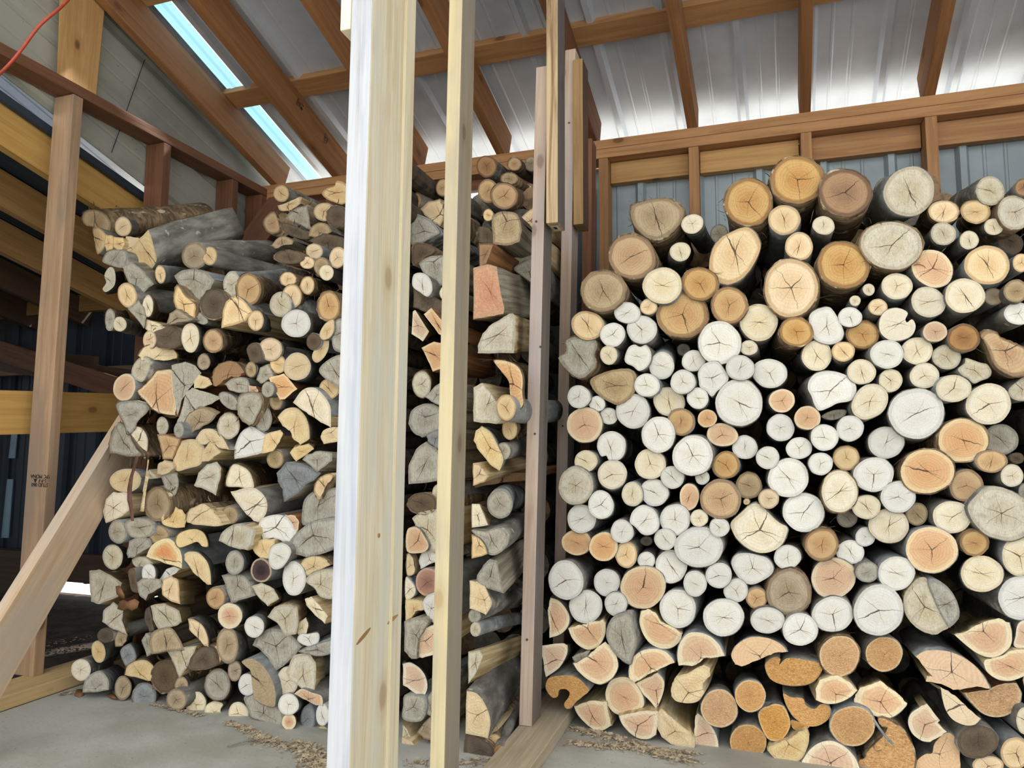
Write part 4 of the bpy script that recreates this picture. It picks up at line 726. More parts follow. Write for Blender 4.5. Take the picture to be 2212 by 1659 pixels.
K e 965 1318 72 122 0 ; c k 110 -10|small cream oval log just left of the round log with long peeling birch bark
K e 770 1310 130 95 0 ; d b|medium dark brown shaggy oval log left of the round log with long peeling birch bark
K e 612 1335 55 75 0 ; t k|small tan oval log above the large orange split log at the left edge
K e 1162 1345 79 96 -8 ; h b 300 -60|round log with long peeling birch bark
K e 1658 1418 93 95 0 ; t k 210 20|second small tan round log above the orange split log with a frayed corner
K e 1722 1548 67 73 0 ; t k 60 -20|small tan round log just above the orange split log with a frayed corner
K e 1888 1567 110 112 0 ; y k 130 30|medium pale yellow round log above the cream half log bulging from dark bark
K e 1488 1592 45 62 0 ; T k 60 0|tiny dull brown oval log above left of the orange split log with a frayed corner
K e 2030 1350 60 68 0 ; d k|tiny dark brown round log above right of the orange split log with a frayed corner
K r 2085 1280 2130 1200 2195 1170 2200 1250 2170 1310 2110 1330 ; y k|second small pale yellow lopsided log above the cream half log bulging from dark bark
K r 2020 1480 2050 1400 2100 1330 2150 1320 2155 1400 2120 1480 2060 1525 ; y k 60 0|small pale yellow lopsided log above right of the orange split log with a frayed corner
L r 1070 1600 1065 1520 1100 1460 1160 1440 1230 1500 1240 1700 1100 1700 ; G k|medium grey lopsided log left of the sawn block with wavy rings between the posts
K h 530 1470 580 1400 680 1375 770 1395 830 1450 835 1490 / 760 1510 660 1505 600 1495 560 1510 ; y b 200 40|flat-bottomed yellow half log at the left edge
N r 220 420 240 350 300 290 370 310 365 390 310 490 240 460 ; C k|small straw-coloured lopsided log above the pale oval log with a small eye-like crack
K e 1080 1527 52 66 0 ; T k 120 20|tiny dull brown round log below left of the round log with long peeling birch bark
K r 1455 1420 1480 1380 1540 1370 1570 1420 1580 1500 1500 1530 1470 1480 ; d k|small dark brown lopsided log right of the round log with long peeling birch bark
L e 630 352 65 68 0 ; t k z.35|second small tan round log above right of the big split log with lichen-spotted bark
L h 605 455 620 490 650 500 720 490 790 440 / 800 390 780 385 680 430 ; t k z.3|small tan half log above right of the long smooth forked branch
L h 685 560 750 490 850 460 / 870 560 880 660 800 620 720 590 ; G b z.2|small grey quarter log above right of the long smooth forked branch
L e 1000 510 85 76 0 ; t k z.2|third small tan round log right of the long smooth forked branch
L e 1115 550 88 88 0 ; d b z.1|small dark brown shaggy round log right of the long smooth forked branch
L r 990 350 1030 310 1090 290 1110 250 1190 280 1220 400 1160 440 1080 420 1020 390 ; t k z.35|medium tan lopsided log above left of the grey fan log between the two front posts
L r 480 600 520 540 570 520 600 580 615 660 580 690 520 680 ; h b z.3|small honey-coloured lopsided log above the round honey log with birch bark near the top
L h 870 720 890 650 950 610 1020 620 1060 680 / 1000 710 930 730 ; T k z.1|small dull brown half log left of the grey fan log between the two front posts
L r 640 610 760 640 860 690 850 740 740 720 660 680 ; d b z.15|small dark brown flattened log right of the long smooth forked branch
L h 550 800 600 740 660 725 730 760 / 720 790 640 800 580 825 ; T k z.1|small dull brown half log right of the long smooth forked branch
L e 915 852 70 64 0 ; t k|small tan round log above the white round log with a cross crack near the top
L e 855 950 60 50 0 ; t k|tiny tan round log above the white round log with a cross crack near the top
L e 978 983 65 76 0 ; T k|small dull brown round log right of the long smooth forked branch
L e 1020 1035 58 64 0 ; c k 100 40|tiny cream round log right of the round honey log with birch bark near the top
L e 1118 905 68 90 15 ; t k|small tan oval log right of the round honey log with birch bark near the top
L e 700 900 120 55 0 ; d b|small dark brown shaggy oval log right of the long smooth forked branch
L q 880 760 1000 700 1170 740 1175 850 1050 830 950 800 ; d q z.08|medium dark brown long split piece right of the long smooth forked branch
N e 155 547 90 110 10 ; o k|small orange round log just left of the large orange split log at the left edge
N h 585 775 480 760 400 720 350 660 300 610 280 580 / 330 540 400 470 440 410 570 405 580 500 590 600 600 700 ; o b|large orange split log at the left edge
N q 570 370 680 340 760 370 810 430 770 490 700 570 650 650 620 770 605 700 585 600 ; G q 60 0|large grey long split piece below left of the round log with long peeling birch bark
N q 760 500 800 440 880 470 910 520 850 550 760 550 ; y q 60 0|small pale yellow split piece below the round log with long peeling birch bark
N h 925 460 960 370 1050 330 1130 350 1180 420 / 1130 460 1080 450 1020 480 960 530 930 520 ; H b|medium dark honey quarter log below the round log with long peeling birch bark
N e 1255 395 52 62 0 ; C k 80 -10|tiny straw-coloured round log above left of the orange split log with a frayed corner
N q 1300 480 1330 380 1400 350 1420 400 1440 450 1390 480 1340 510 ; G q|small grey split piece just above left of the orange split log with a frayed corner
N q 1410 470 1530 435 1580 490 1640 560 1540 640 1500 650 1450 560 ; o q 200 -20|orange split log with a frayed corner
N e 1395 565 52 65 0 ; G k|tiny grey round log just left of the orange split log with a frayed corner
N e 1465 665 55 70 0 ; T k 150 0|tiny dull brown round log above the blue-grey weathered split log
N h 1030 520 1100 470 1200 470 1230 520 / 1230 590 1150 590 1070 570 ; G k|small grey half log left of the orange split log with a frayed corner
N q 1230 530 1290 540 1310 580 1270 605 1235 600 ; o q|tiny orange split piece left of the orange split log with a frayed corner
N r 1150 640 1230 600 1320 620 1335 700 1290 800 1250 860 1170 810 1140 730 ; G b|medium grey lopsided log below left of the orange split log with a frayed corner
N e 1060 665 98 55 38 ; G k|small grey oval log left of the orange split log with a frayed corner
N e 1355 818 70 107 0 ; G k 90 -20|small grey oval log just left of the cream half log bulging from dark bark
N h 1625 680 1700 580 1790 560 1860 610 1920 700 1930 790 / 1930 880 1850 840 1780 790 1700 740 ; c k|large cream quarter log just above right of the cream half log bulging from dark bark
N e 1925 560 85 85 0 ; t k|small tan round log right of the orange split log with a frayed corner
N r 1845 400 1900 330 2000 280 2090 300 2090 540 2000 530 1900 470 ; G k|medium grey lopsided log right of the orange split log with a frayed corner
N h 1490 810 1550 745 1640 735 1710 800 1740 890 1745 980 / 1670 1030 1620 990 1590 920 1530 880 ; y k 140 10|cream half log bulging from dark bark
N q 615 850 650 760 690 600 740 560 830 590 980 640 900 690 800 720 720 760 660 860 630 880 ; G q 60 0|large grey split piece above right of the pale oval log with a small eye-like crack
N h 655 920 680 820 740 750 840 725 960 770 / 900 840 800 900 700 960 660 970 ; T b 100 -20|medium dull brown quarter log right of the pale oval log with a small eye-like crack
N e 1052 882 92 104 0 ; C b 110 -10|small straw-coloured shaggy round log left of the cream half log bulging from dark bark
N e 625 915 40 65 0 ; G k|tiny grey oval log right of the pale oval log with a small eye-like crack
N e 484 880 48 75 0 ; C k 120 0|tiny straw-coloured oval log just below the large orange split log at the left edge
N r 95 710 130 680 250 670 350 700 340 760 270 830 240 900 185 940 160 860 120 780 ; G b 90 0|medium grey lopsided log just above the pale oval log with a small eye-like crack
N r 190 940 220 900 290 900 340 960 350 1040 330 1150 290 1100 240 1040 ; c b 120 20|pale oval log with a small eye-like crack
N r 40 1090 50 970 100 870 160 890 190 950 240 1050 290 1125 180 1130 100 1110 ; G b|medium grey lopsided log just left of the pale oval log with a small eye-like crack
N q 445 960 520 960 640 990 620 1040 590 1110 570 1160 490 1160 470 1060 ; h q|small honey-coloured split piece just right of the pale oval log with a small eye-like crack
N r 585 1130 610 1050 680 1010 770 1010 830 1060 825 1140 800 1210 700 1240 620 1260 590 1210 ; y k|medium pale yellow lopsided log right of the pale oval log with a small eye-like crack
N h 780 990 830 920 900 910 960 940 1010 1000 1050 1080 / 960 1060 900 1010 850 1040 810 1030 ; y k|medium pale yellow half log right of the pale oval log with a small eye-like crack
N q 820 1180 830 1110 880 1040 900 1010 950 1070 980 1110 930 1140 880 1180 ; y q|small pale yellow split piece left of the blue-grey weathered split log
N h 1115 1060 1160 950 1240 895 1300 920 1380 970 / 1350 1100 1200 1140 1115 1155 ; w k|medium white quarter log left of the cream half log bulging from dark bark
N q 1370 960 1500 920 1520 950 1490 1020 1440 1090 1350 1110 ; y q 60 0|small pale yellow split piece above left of the blue-grey weathered split log
N e 1457 1165 68 78 0 ; T k|small dull brown round log just above left of the blue-grey weathered split log
N q 1590 1110 1620 1070 1740 1040 1785 1080 1720 1130 1640 1180 ; y q 100 -60|small pale yellow split piece just below the cream half log bulging from dark bark
N h 1855 970 1880 920 1950 895 2030 900 / 2030 1000 1930 1020 1880 1030 ; y k|small pale yellow quarter log right of the cream half log bulging from dark bark
N q 440 1290 450 1210 500 1180 560 1200 580 1240 540 1280 480 1300 ; y q|small pale yellow split piece above the C-shaped cream log with mossy bark
N q 335 1310 370 1260 400 1290 440 1330 360 1335 ; C q|tiny straw-coloured split piece below the pale oval log with a small eye-like crack
N e 165 1352 127 97 0 ; y k|medium pale yellow oval log below the pale oval log with a small eye-like crack
N q 475 1310 540 1280 610 1290 620 1380 600 1460 560 1520 520 1450 ; G q 260 20|grey split log with a long pale grooved side
N q 765 1390 800 1290 870 1220 950 1200 985 1250 975 1340 940 1470 850 1420 ; C q 150 0|medium straw-coloured split piece right of the grey split log with a long pale grooved side
N r 1045 1390 1060 1290 1100 1220 1180 1240 1240 1300 1260 1415 1150 1400 ; c b 240 -20|medium cream lopsided log left of the blue-grey weathered split log
O h 1450 150 1510 200 1540 270 1530 350 1480 420 / 1430 410 1350 330 1290 250 1245 175 1350 148 ; c k|medium cream quarter log below left of the blue-grey weathered split log
N q 1480 1290 1560 1200 1640 1210 1760 1240 1840 1290 1780 1350 1720 1380 1640 1460 1540 1520 1530 1420 1490 1360 ; B q|blue-grey weathered split log
N q 1740 1130 1840 1100 1940 1120 1940 1180 1860 1240 1820 1270 1740 1200 1700 1170 ; G q|medium grey split piece just above right of the blue-grey weathered split log
N r 1800 1440 1820 1360 1880 1310 1950 1300 1940 1350 1900 1390 1870 1460 1840 1500 ; t b|small tan lopsided log just right of the blue-grey weathered split log
N r 1700 1620 1720 1520 1790 1460 1880 1450 2010 1430 2010 1640 1850 1700 1710 1720 ; G k|large grey lopsided log just below right of the blue-grey weathered split log
O e 605 275 102 142 0 ; T b|medium dull brown shaggy oval log above left of the C-shaped cream log with mossy bark
O q 135 330 160 240 220 180 340 190 345 330 280 380 160 430 145 390 ; c q|medium cream split piece left of the grey split log with a long pale grooved side
O h 830 470 750 475 660 450 640 400 / 670 330 740 300 810 330 850 400 ; y k 40 0|small pale yellow quarter log just above left of the C-shaped cream log with mossy bark
O h 860 410 880 340 940 300 1000 280 1060 320 / 1110 370 1160 450 1060 460 950 450 870 430 ; y b|medium pale yellow half log just above right of the C-shaped cream log with mossy bark
O e 1225 370 70 75 0 ; T k|small dull brown round log above right of the C-shaped cream log with mossy bark
O h 1480 480 1500 420 1560 385 1650 375 1720 400 1770 470 / 1790 510 1760 595 1680 590 1600 560 1520 570 ; w k|medium white half log above the log with a purple-black heart
O q 1700 370 1790 380 1820 430 1810 500 1780 490 1750 430 ; o q|tiny orange split piece below the blue-grey weathered split log
O h 1750 680 1760 590 1830 510 1930 440 2050 410 2160 400 / 2160 640 2000 700 1900 725 ; G k|large grey quarter log below the blue-grey weathered split log
O e 257 515 74 97 0 ; G k|small grey oval log above left of the fan-shaped log with an orange heart
O r 330 440 430 400 540 420 570 480 520 550 400 560 340 510 ; G w|small grey lopsided log above left of the fan-shaped log with an orange heart
O e 612 540 84 78 0 ; T k|small dull brown round log just above the fan-shaped log with an orange heart
O r 770 600 790 540 860 505 940 500 1000 540 1025 630 980 635 940 600 880 620 800 645 ; y b 120 -20|C-shaped cream log with mossy bark
O h 1140 590 1170 520 1260 460 1350 460 / 1440 500 1420 620 1370 665 1280 650 1200 620 ; C k|medium straw-coloured half log above left of the log with a purple-black heart
O h 515 725 550 650 610 600 690 580 760 630 800 720 800 820 / 700 790 600 755 ; P k|fan-shaped log with an orange heart
O q 340 700 360 600 440 560 530 580 545 640 470 680 400 730 350 735 ; G q|small grey split piece just left of the fan-shaped log with an orange heart
O e 214 733 82 102 0 ; C k 90 0|small straw-coloured round log just above the wedge jutting out above the floor opening
O h 1055 960 1050 860 1020 770 950 705 870 700 820 740 / 880 810 930 880 1000 940 1030 960 ; y k 160 -50|rough yellow half log under thick ribbed bark
O e 1267 782 73 100 0 ; G w 130 10|small grey oval log just left of the log with a purple-black heart
O e 1495 848 85 98 0 ; V k|log with a purple-black heart
O q 1430 660 1450 600 1530 580 1610 590 1600 640 1560 740 1500 740 1450 700 ; y q|small pale yellow split piece just above the log with a purple-black heart
O r 1570 700 1600 640 1680 620 1740 660 1740 720 1680 810 1610 830 1570 780 ; w k|small white lopsided log just above right of the log with a purple-black heart
O e 1780 918 94 143 0 ; w k|tall white oval log beside the thick post
O h 1830 830 1870 760 1950 730 2040 750 2080 800 / 2000 840 1950 860 1900 890 1860 870 ; y b|medium pale yellow half log right of the log with a purple-black heart
O r 1890 940 1960 870 2130 860 2130 1070 2010 1070 1960 1000 ; C k|medium straw-coloured lopsided log just right of the tall white oval log beside the thick post
O e 525 877 57 82 0 ; w k 100 -20|small white oval log just below left of the fan-shaped log with an orange heart
O q 385 760 420 730 500 740 560 790 470 830 460 870 400 800 ; C q|small straw-coloured split piece just below left of the fan-shaped log with an orange heart
O q 20 860 100 850 180 890 280 960 250 1070 180 1100 100 1130 35 1110 25 980 ; C k 180 -20|wedge jutting out above the floor opening
O r 350 860 400 840 420 930 440 1020 380 1020 360 940 ; d k|tiny dark brown flattened log right of the wedge jutting out above the floor opening
O q 430 960 480 920 620 930 635 990 520 1050 500 1100 450 1060 ; G q 60 0|small grey split piece just left of the squared split log with a smooth tan side
O q 625 920 680 840 740 820 790 840 760 870 680 920 640 970 ; w q|small white split piece just above the squared split log with a smooth tan side
O q 640 1000 650 930 720 900 775 940 790 1130 720 1110 650 1060 ; t k 240 -20|squared split log with a smooth tan side
O e 1105 1084 78 92 0 ; h k|small honey-coloured round log below right of the rough yellow half log under thick ribbed bark
O h 1165 900 1250 890 1340 900 1400 970 1430 1060 / 1330 1090 1240 1120 1200 1000 ; G k|medium grey quarter log just below left of the log with a purple-black heart
O q 1420 990 1500 960 1600 1010 1640 1090 1550 1150 1480 1080 ; C q 60 -20|medium straw-coloured split piece just below the log with a purple-black heart
O q 130 1290 140 1200 220 1130 300 1200 290 1280 330 1390 220 1350 ; C q 220 10|medium straw-coloured split piece just below the wedge jutting out above the floor opening
O q 550 1160 660 1140 780 1200 800 1290 760 1320 620 1365 570 1270 ; C q 280 -90|long straw-coloured split log low at the left
O q 490 1270 500 1190 530 1165 550 1260 570 1360 530 1370 ; d k|small dark brown long split piece above the mossy dark round log near the floor
O e 1226 1241 98 106 0 ; P k 190 -70|round log with an orange heart and white rim
O h 1035 1500 1030 1420 990 1330 920 1280 870 1275 / 880 1360 940 1420 1000 1490 ; t k 120 -60|small tan half log just above left of the tall oval tan log with V-shaped cracks
O e 1436 1335 82 86 0 ; w k 100 -110|small white round log above right of the tall oval tan log with V-shaped cracks
O q 1560 1250 1620 1170 1700 1150 1800 1170 1810 1290 1790 1390 1700 1400 1640 1300 ; C k 90 -60|medium straw-coloured split piece just above the grey quarter log like an open fan low down
O q 1880 1100 1930 1080 2000 1150 2065 1240 2040 1300 1960 1230 1890 1150 ; c q|medium cream split piece below right of the tall white oval log beside the thick post
O q 1800 1370 1820 1300 1880 1260 1900 1330 1880 1400 1820 1400 ; c q 100 -60|tiny cream split piece below the tall white oval log beside the thick post
O r 1815 1450 1840 1400 1900 1400 1980 1390 1990 1450 1950 1500 1870 1490 ; w k 80 -60|small white lopsided log below the tall white oval log beside the thick post
P e 1205 600 90 143 -3 ; T k 180 -10|tall oval tan log with V-shaped cracks
P h 1435 600 1480 520 1560 475 1660 475 1760 530 1830 610 / 1750 700 1680 770 1610 810 1560 700 1500 640 ; G k|grey quarter log like an open fan low down
P h 540 580 560 500 640 460 720 460 780 540 820 630 / 700 640 560 665 ; T k 130 -10|medium dull brown half log just below the long straw-coloured split log low at the left
P q 465 560 500 500 540 520 540 590 550 660 510 690 ; G q|tiny grey long split piece above left of the mossy dark round log near the floor
P q 235 530 260 480 340 500 330 560 300 600 240 605 ; T q 60 0|tiny dull brown split piece below the wedge jutting out above the floor opening
P e 150 515 65 60 0 ; d k|tiny dark brown round log below the wedge jutting out above the floor opening
P e 91 655 57 88 -8 ; y k 170 -80|small pale yellow oval log above left of the frosty blue-grey round log on the floor
U e 700 812 79 90 0 ; c k 300 -110|white-ended log jutting out at the far left
P r 285 650 320 610 370 600 410 680 400 730 340 780 300 720 ; B k 90 -20|small blue-grey lopsided log above left of the mossy dark round log near the floor
P h 330 850 350 780 420 740 500 735 560 790 565 860 / 550 900 450 880 380 865 ; y b 120 -60|small pale yellow half log just left of the mossy dark round log near the floor
P e 665 870 105 132 0 ; d b|mossy dark round log near the floor
P h 685 650 780 630 930 610 / 900 700 850 790 790 870 760 790 720 700 ; C k|medium straw-coloured quarter log just above right of the mossy dark round log near the floor
P r 890 790 920 680 1000 620 1080 640 1100 760 1000 800 ; d b|small dark brown lopsided log above right of the mossy dark round log near the floor
P e 1112 682 46 76 0 ; t k|tiny tan oval log just below left of the tall oval tan log with V-shaped cracks
U h 720 1000 740 910 800 850 870 830 930 900 930 980 / 800 1000 ; G w 170 -90|small grey quarter log left of the frosty blue-grey round log on the floor
P e 302 967 68 98 0 ; T k 90 0|small dull brown oval log just left of the frosty blue-grey round log on the floor
P e 485 1042 98 110 0 ; B b 100 -10|frosty blue-grey round log on the floor
P e 808 945 55 70 0 ; T k 180 -70|tiny dull brown round log right of the frosty blue-grey round log on the floor
P e 765 1068 82 88 0 ; T k|small dull brown round log right of the frosty blue-grey round log on the floor
P e 1120 938 104 126 0 ; G b 100 0|medium grey shaggy round log just left of the crescent-shaped tan slab
P e 1266 820 56 82 0 ; T k 120 0|small dull brown oval log just left of the crescent-shaped tan slab
P e 1374 940 72 90 0 ; w k|small white round log just left of the crescent-shaped tan slab
P r 1340 750 1420 730 1500 780 1570 880 1605 980 1600 1110 1500 1090 1440 1040 1420 940 1410 830 1370 790 ; T k|crescent-shaped tan slab in the stack
P r 1360 1060 1440 1020 1600 1110 1680 1200 1670 1300 1590 1330 1530 1260 1420 1220 1390 1150 ; G k|large grey lopsided log just below the crescent-shaped tan slab
P r 850 1090 880 1030 960 1010 1010 1070 1010 1130 980 1190 910 1210 870 1180 ; c k 70 -40|small cream lopsided log below right of the mossy dark round log near the floor
P r 1010 1190 1030 1120 1090 1090 1160 1110 1140 1160 1150 1220 1100 1270 1040 1250 ; c k 110 -80|small cream lopsided log below left of the crescent-shaped tan slab
P e 1300 1190 82 96 0 ; c k 50 -60|small cream round log below left of the crescent-shaped tan slab
P e 1732 1110 86 87 0 ; w k 110 -50|small white round log just above the tiny log with an orange heart on the floor
P e 1736 1260 58 66 0 ; P k 100 -30|tiny log with an orange heart on the floor
P e 1722 910 90 116 0 ; c k|medium cream round log just right of the crescent-shaped tan slab
P q 1720 830 1780 700 1900 670 1960 760 1960 900 1940 1010 1880 1000 1820 940 1750 900 ; C q 150 -40|medium straw-coloured split piece just right of the crescent-shaped tan slab
P h 1790 1020 1850 980 1930 1010 2010 1040 2020 1120 / 1940 1100 1860 1060 ; o k|small orange half log right of the crescent-shaped tan slab
P e 2025 1200 55 88 0 ; w k|small white oval log right of the tiny log with an orange heart on the floor
P e 1900 1230 60 105 0 ; B k|small blue-grey oval log below right of the crescent-shaped tan slab
P e 2020 1390 72 84 0 ; y k|small pale yellow round log below right of the crescent-shaped tan slab
P r 1830 650 1960 600 2120 560 2120 650 2000 690 1900 670 ; G w|small grey flattened log above right of the crescent-shaped tan slab
Q e 800 410 40 65 0 ; h k|tiny honey-coloured oval log above the grey fan log between the two front posts
Q e 1025 302 56 70 0 ; h k|tiny honey-coloured round log left of the honey log nearest the divider post top
Q h 1025 450 1030 550 1000 625 / 940 590 880 540 840 490 900 430 1000 405 ; t b|medium tan quarter log above the grey fan log between the two front posts
Q r 760 560 880 570 960 640 990 690 940 720 800 790 760 780 ; G w|medium grey lopsided log above the grey fan log between the two front posts
Q r 780 800 900 800 960 850 860 910 780 960 ; d b|small dark brown lopsided log above the sawn block with wavy rings between the posts
Q h 830 960 900 910 1000 895 1060 900 / 1060 1130 990 1140 910 1100 870 1040 ; G k|grey fan log between the two front posts
Q r 780 1060 850 1045 910 1090 930 1180 890 1235 830 1200 770 1150 ; w k|small white lopsided log above the sawn block with wavy rings between the posts
Q q 780 1180 900 1220 1030 1290 1040 1390 880 1370 780 1330 ; d q z.05|medium dark brown split piece just below the grey fan log between the two front posts
Q q 770 1380 790 1370 900 1540 850 1620 760 1560 ; p q 80 20|sawn block with wavy rings between the posts
Q q 870 1400 930 1350 1060 1500 1060 1590 990 1560 ; o q|medium orange split piece just right of the sawn block with wavy rings between the posts
Q e 1060 1210 60 62 0 ; c k|tiny cream round log above right of the sawn block with wavy rings between the posts
Q e 1405 117 82 90 0 ; H k z.3|small dark honey round log above left of the honey log nearest the divider post top
Q e 1645 97 57 55 0 ; h b 210 140 z.3|tiny honey-coloured shaggy round log above the honey log nearest the divider post top
Q e 1415 332 82 96 0 ; h k z.15|small honey-coloured round log just left of the honey log nearest the divider post top
Q e 1557 372 108 108 0 ; h b 210 60 z.12|honey log nearest the divider post top
Q e 1418 538 41 50 0 ; t k|tiny tan round log below left of the honey log nearest the divider post top
Q h 1460 560 1530 520 1650 530 1690 600 / 1700 680 1680 760 1580 790 1470 780 ; T k|medium dull brown quarter log just below the honey log nearest the divider post top
Q q 1660 610 1740 530 1830 470 1880 480 1880 690 1800 690 1730 650 ; t q z.22|medium tan split piece below right of the honey log nearest the divider post top
Q q 1345 640 1420 650 1460 700 1470 780 1345 770 ; d q z.05|small dark brown split piece below left of the honey log nearest the divider post top
Q h 1650 950 1650 840 1700 760 1780 720 1880 730 / 1880 920 1740 930 1680 970 ; C k z.22|medium straw-coloured quarter log above right of the square pink-orange block end
Q q 1340 790 1460 790 1440 860 1400 960 1345 990 ; H q|small dark honey long split piece above the square pink-orange block end
Q q 1300 1010 1420 980 1490 1000 1510 1150 1550 1340 1540 1380 1420 1400 1300 1420 ; O q 300 60 z.05|square pink-orange block end
Q r 1650 1000 1740 940 1880 910 1880 1150 1800 1120 1700 1050 ; G k z.22|medium grey lopsided log just above right of the square pink-orange block end
Q q 1340 1659 1380 1560 1460 1480 1600 1400 1640 1420 1640 1600 1630 1720 1340 1720 ; C q 200 20 z.05|thick straw-coloured quarter under the pink block
Q e 1790 95 60 62 0 ; T k z.4|tiny dull brown round log above right of the honey log nearest the divider post top
Q e 1600 225 70 52 0 ; T b z.25|tiny dull brown shaggy oval log just above the honey log nearest the divider post top
R q 850 50 950 0 1060 20 1060 200 940 240 900 150 ; o q|medium orange split piece above right of the star-cracked log between the two front posts
R e 843 360 76 106 0 ; C b 100 -40|star-cracked log between the two front posts
R q 880 470 960 380 1040 330 1040 560 960 520 ; G q|small grey split piece just below right of the star-cracked log between the two front posts
R h 740 700 760 600 830 550 920 540 1010 580 / 1040 620 1010 750 950 770 850 810 780 770 ; G k|medium grey quarter log just below the star-cracked log between the two front posts
R q 890 800 960 760 1040 750 1040 920 960 900 900 850 ; B q|small blue-grey split piece below the star-cracked log between the two front posts
R q 740 1060 800 930 880 870 960 920 1010 990 1000 1180 870 1200 740 1210 ; G w|large grey split piece below the star-cracked log between the two front posts
R e 985 1320 50 90 0 ; C k|small straw-coloured oval log left of the grey log with white birch bark
R e 850 1390 115 88 0 ; d b|medium dark brown shaggy oval log left of the grey log with white birch bark
T q 235 230 300 170 420 140 560 120 560 480 500 600 440 600 380 500 300 370 ; C k|medium straw-coloured split piece above the reddish round log between the front posts
T r 170 380 240 335 310 360 370 450 410 540 380 600 300 625 170 600 ; o k|small orange lopsided log above the reddish round log between the front posts
T h 310 720 350 630 430 600 510 650 560 720 / 430 760 330 815 ; w k|small white quarter log just above the reddish round log between the front posts
T e 410 980 140 155 0 ; R k|reddish round log between the front posts
T r 150 940 220 990 260 1060 240 1140 150 1180 ; c w|tiny cream flattened log just left of the reddish round log between the front posts
T q 150 1200 250 1200 340 1210 360 1310 260 1330 220 1400 150 1430 ; y q|small pale yellow split piece below left of the reddish round log between the front posts
T r 355 1260 380 1180 450 1130 560 1130 560 1500 480 1460 410 1380 ; w k|small white flattened log just below the reddish round log between the front posts
T r 165 660 230 700 250 860 165 880 ; y b|tiny pale yellow flattened log above left of the reddish round log between the front posts
R r 1480 170 1600 180 1680 230 1710 320 1705 420 1715 510 1690 550 1640 520 1610 440 1600 340 1550 270 ; o b 120 -20|banana-shaped bright orange log
R q 1300 400 1370 360 1420 420 1500 520 1540 650 1480 690 1300 670 ; C q|medium straw-coloured split piece just below left of the banana-shaped bright orange log
R e 1573 560 82 106 0 ; t k|small tan round log just below the banana-shaped bright orange log
R e 1603 745 61 88 -5 ; y b 190 -60 z.05|small pale yellow shaggy oval log below the banana-shaped bright orange log
R h 1370 740 1440 790 1500 900 1540 1000 1510 1090 / 1430 1040 1350 940 1300 850 1320 770 ; y k 120 0|medium pale yellow half log above the grey log with white birch bark
R e 1547 940 60 70 0 ; C k 250 -130 z.05|small straw-coloured round log above the grey log with white birch bark
R q 1290 1050 1330 1050 1420 1150 1380 1200 1290 1230 ; t q|small tan split piece above left of the grey log with white birch bark
R q 1300 1190 1450 1150 1620 1130 1820 1120 1820 1190 1600 1200 1400 1230 1310 1250 ; H q z.22|medium dark honey long split piece just above the grey log with white birch bark
R e 1519 1392 104 118 0 ; G w 140 -50 z.05|grey log with white birch bark
R q 1280 1400 1340 1400 1410 1570 1280 1590 ; c q 200 0|small cream split piece just below left of the grey log with white birch bark
T r 950 370 1100 380 1230 340 1330 380 1360 500 1280 610 1180 650 1100 600 1040 470 ; G k|medium grey lopsided log just above the tilted split log with a long grey-tan side
T h 940 430 1020 460 1090 550 1115 640 / 1030 670 940 690 ; t k|small tan half log just above the tilted split log with a long grey-tan side
T q 1000 1000 1010 900 1080 790 1150 720 1230 740 1250 850 1280 960 1300 1100 1200 1070 1080 1030 ; G q 340 -330|tilted split log with a long grey-tan side
T h 1090 1040 1140 1150 1165 1240 1100 1360 / 1020 1320 920 1290 920 980 1000 990 ; y k 400 -60|medium pale yellow half log right of the reddish round log between the front posts
T e 980 1545 60 85 0 ; C k 520 -130|tiny straw-coloured oval log above the slanting split log with a ragged lower end
S e 1300 345 50 58 0 ; G k|tiny grey round log below the tilted split log with a long grey-tan side
S q 700 400 780 370 870 370 900 400 860 460 810 540 800 700 760 700 700 640 ; G q|medium grey long split piece above the orange-centred half log between the posts near the floor
S h 790 690 790 620 820 530 880 460 960 430 / 1000 450 1000 640 950 670 850 700 ; p k|medium pinkish orange quarter log above the orange-centred half log between the posts near the floor
S h 690 770 750 760 820 800 870 870 885 960 850 1050 / 780 1000 690 940 ; p k 40 -30|orange-centred half log between the posts near the floor
S r 690 1120 700 1040 780 1030 870 1060 870 1180 820 1250 690 1230 ; G k|small grey lopsided log just below the orange-centred half log between the posts near the floor
S r 880 1150 890 1060 960 1000 970 1200 890 1190 ; G k|small grey flattened log left of the thick smooth grey log leaning by the divider
S h 810 1350 860 1280 920 1220 / 950 1420 860 1400 ; T k|small dull brown half log below the orange-centred half log between the posts near the floor
S h 850 1480 840 1540 760 1590 680 1605 / 680 1400 760 1440 790 1500 ; p k|small pinkish orange quarter log below the orange-centred half log between the posts near the floor
S q 680 1290 720 1330 750 1400 770 1470 680 1400 ; C q|tiny straw-coloured long split piece below the orange-centred half log between the posts near the floor
S q 1250 660 1345 650 1370 700 1320 820 1250 920 ; C q 400 -160|slanting split log with a ragged lower end
S h 1240 1010 1320 1030 1390 1120 1430 1250 1410 1390 / 1330 1370 1230 1350 ; y k 330 -400|thick smooth grey log leaning by the divider
S r 1390 1440 1400 1400 1480 1370 1530 1420 1510 1480 1450 1460 ; y b 150 -200|tiny pale yellow lopsided log below the slanting split log with a ragged lower end
S e 1515 1508 48 50 0 ; H k|tiny dark honey round log below the slanting split log with a ragged lower end
S r 1240 1380 1340 1400 1440 1470 1460 1540 1380 1600 1240 1620 ; d b|medium dark brown lopsided log just below the thick smooth grey log leaning by the divider
""".strip().split("\n")

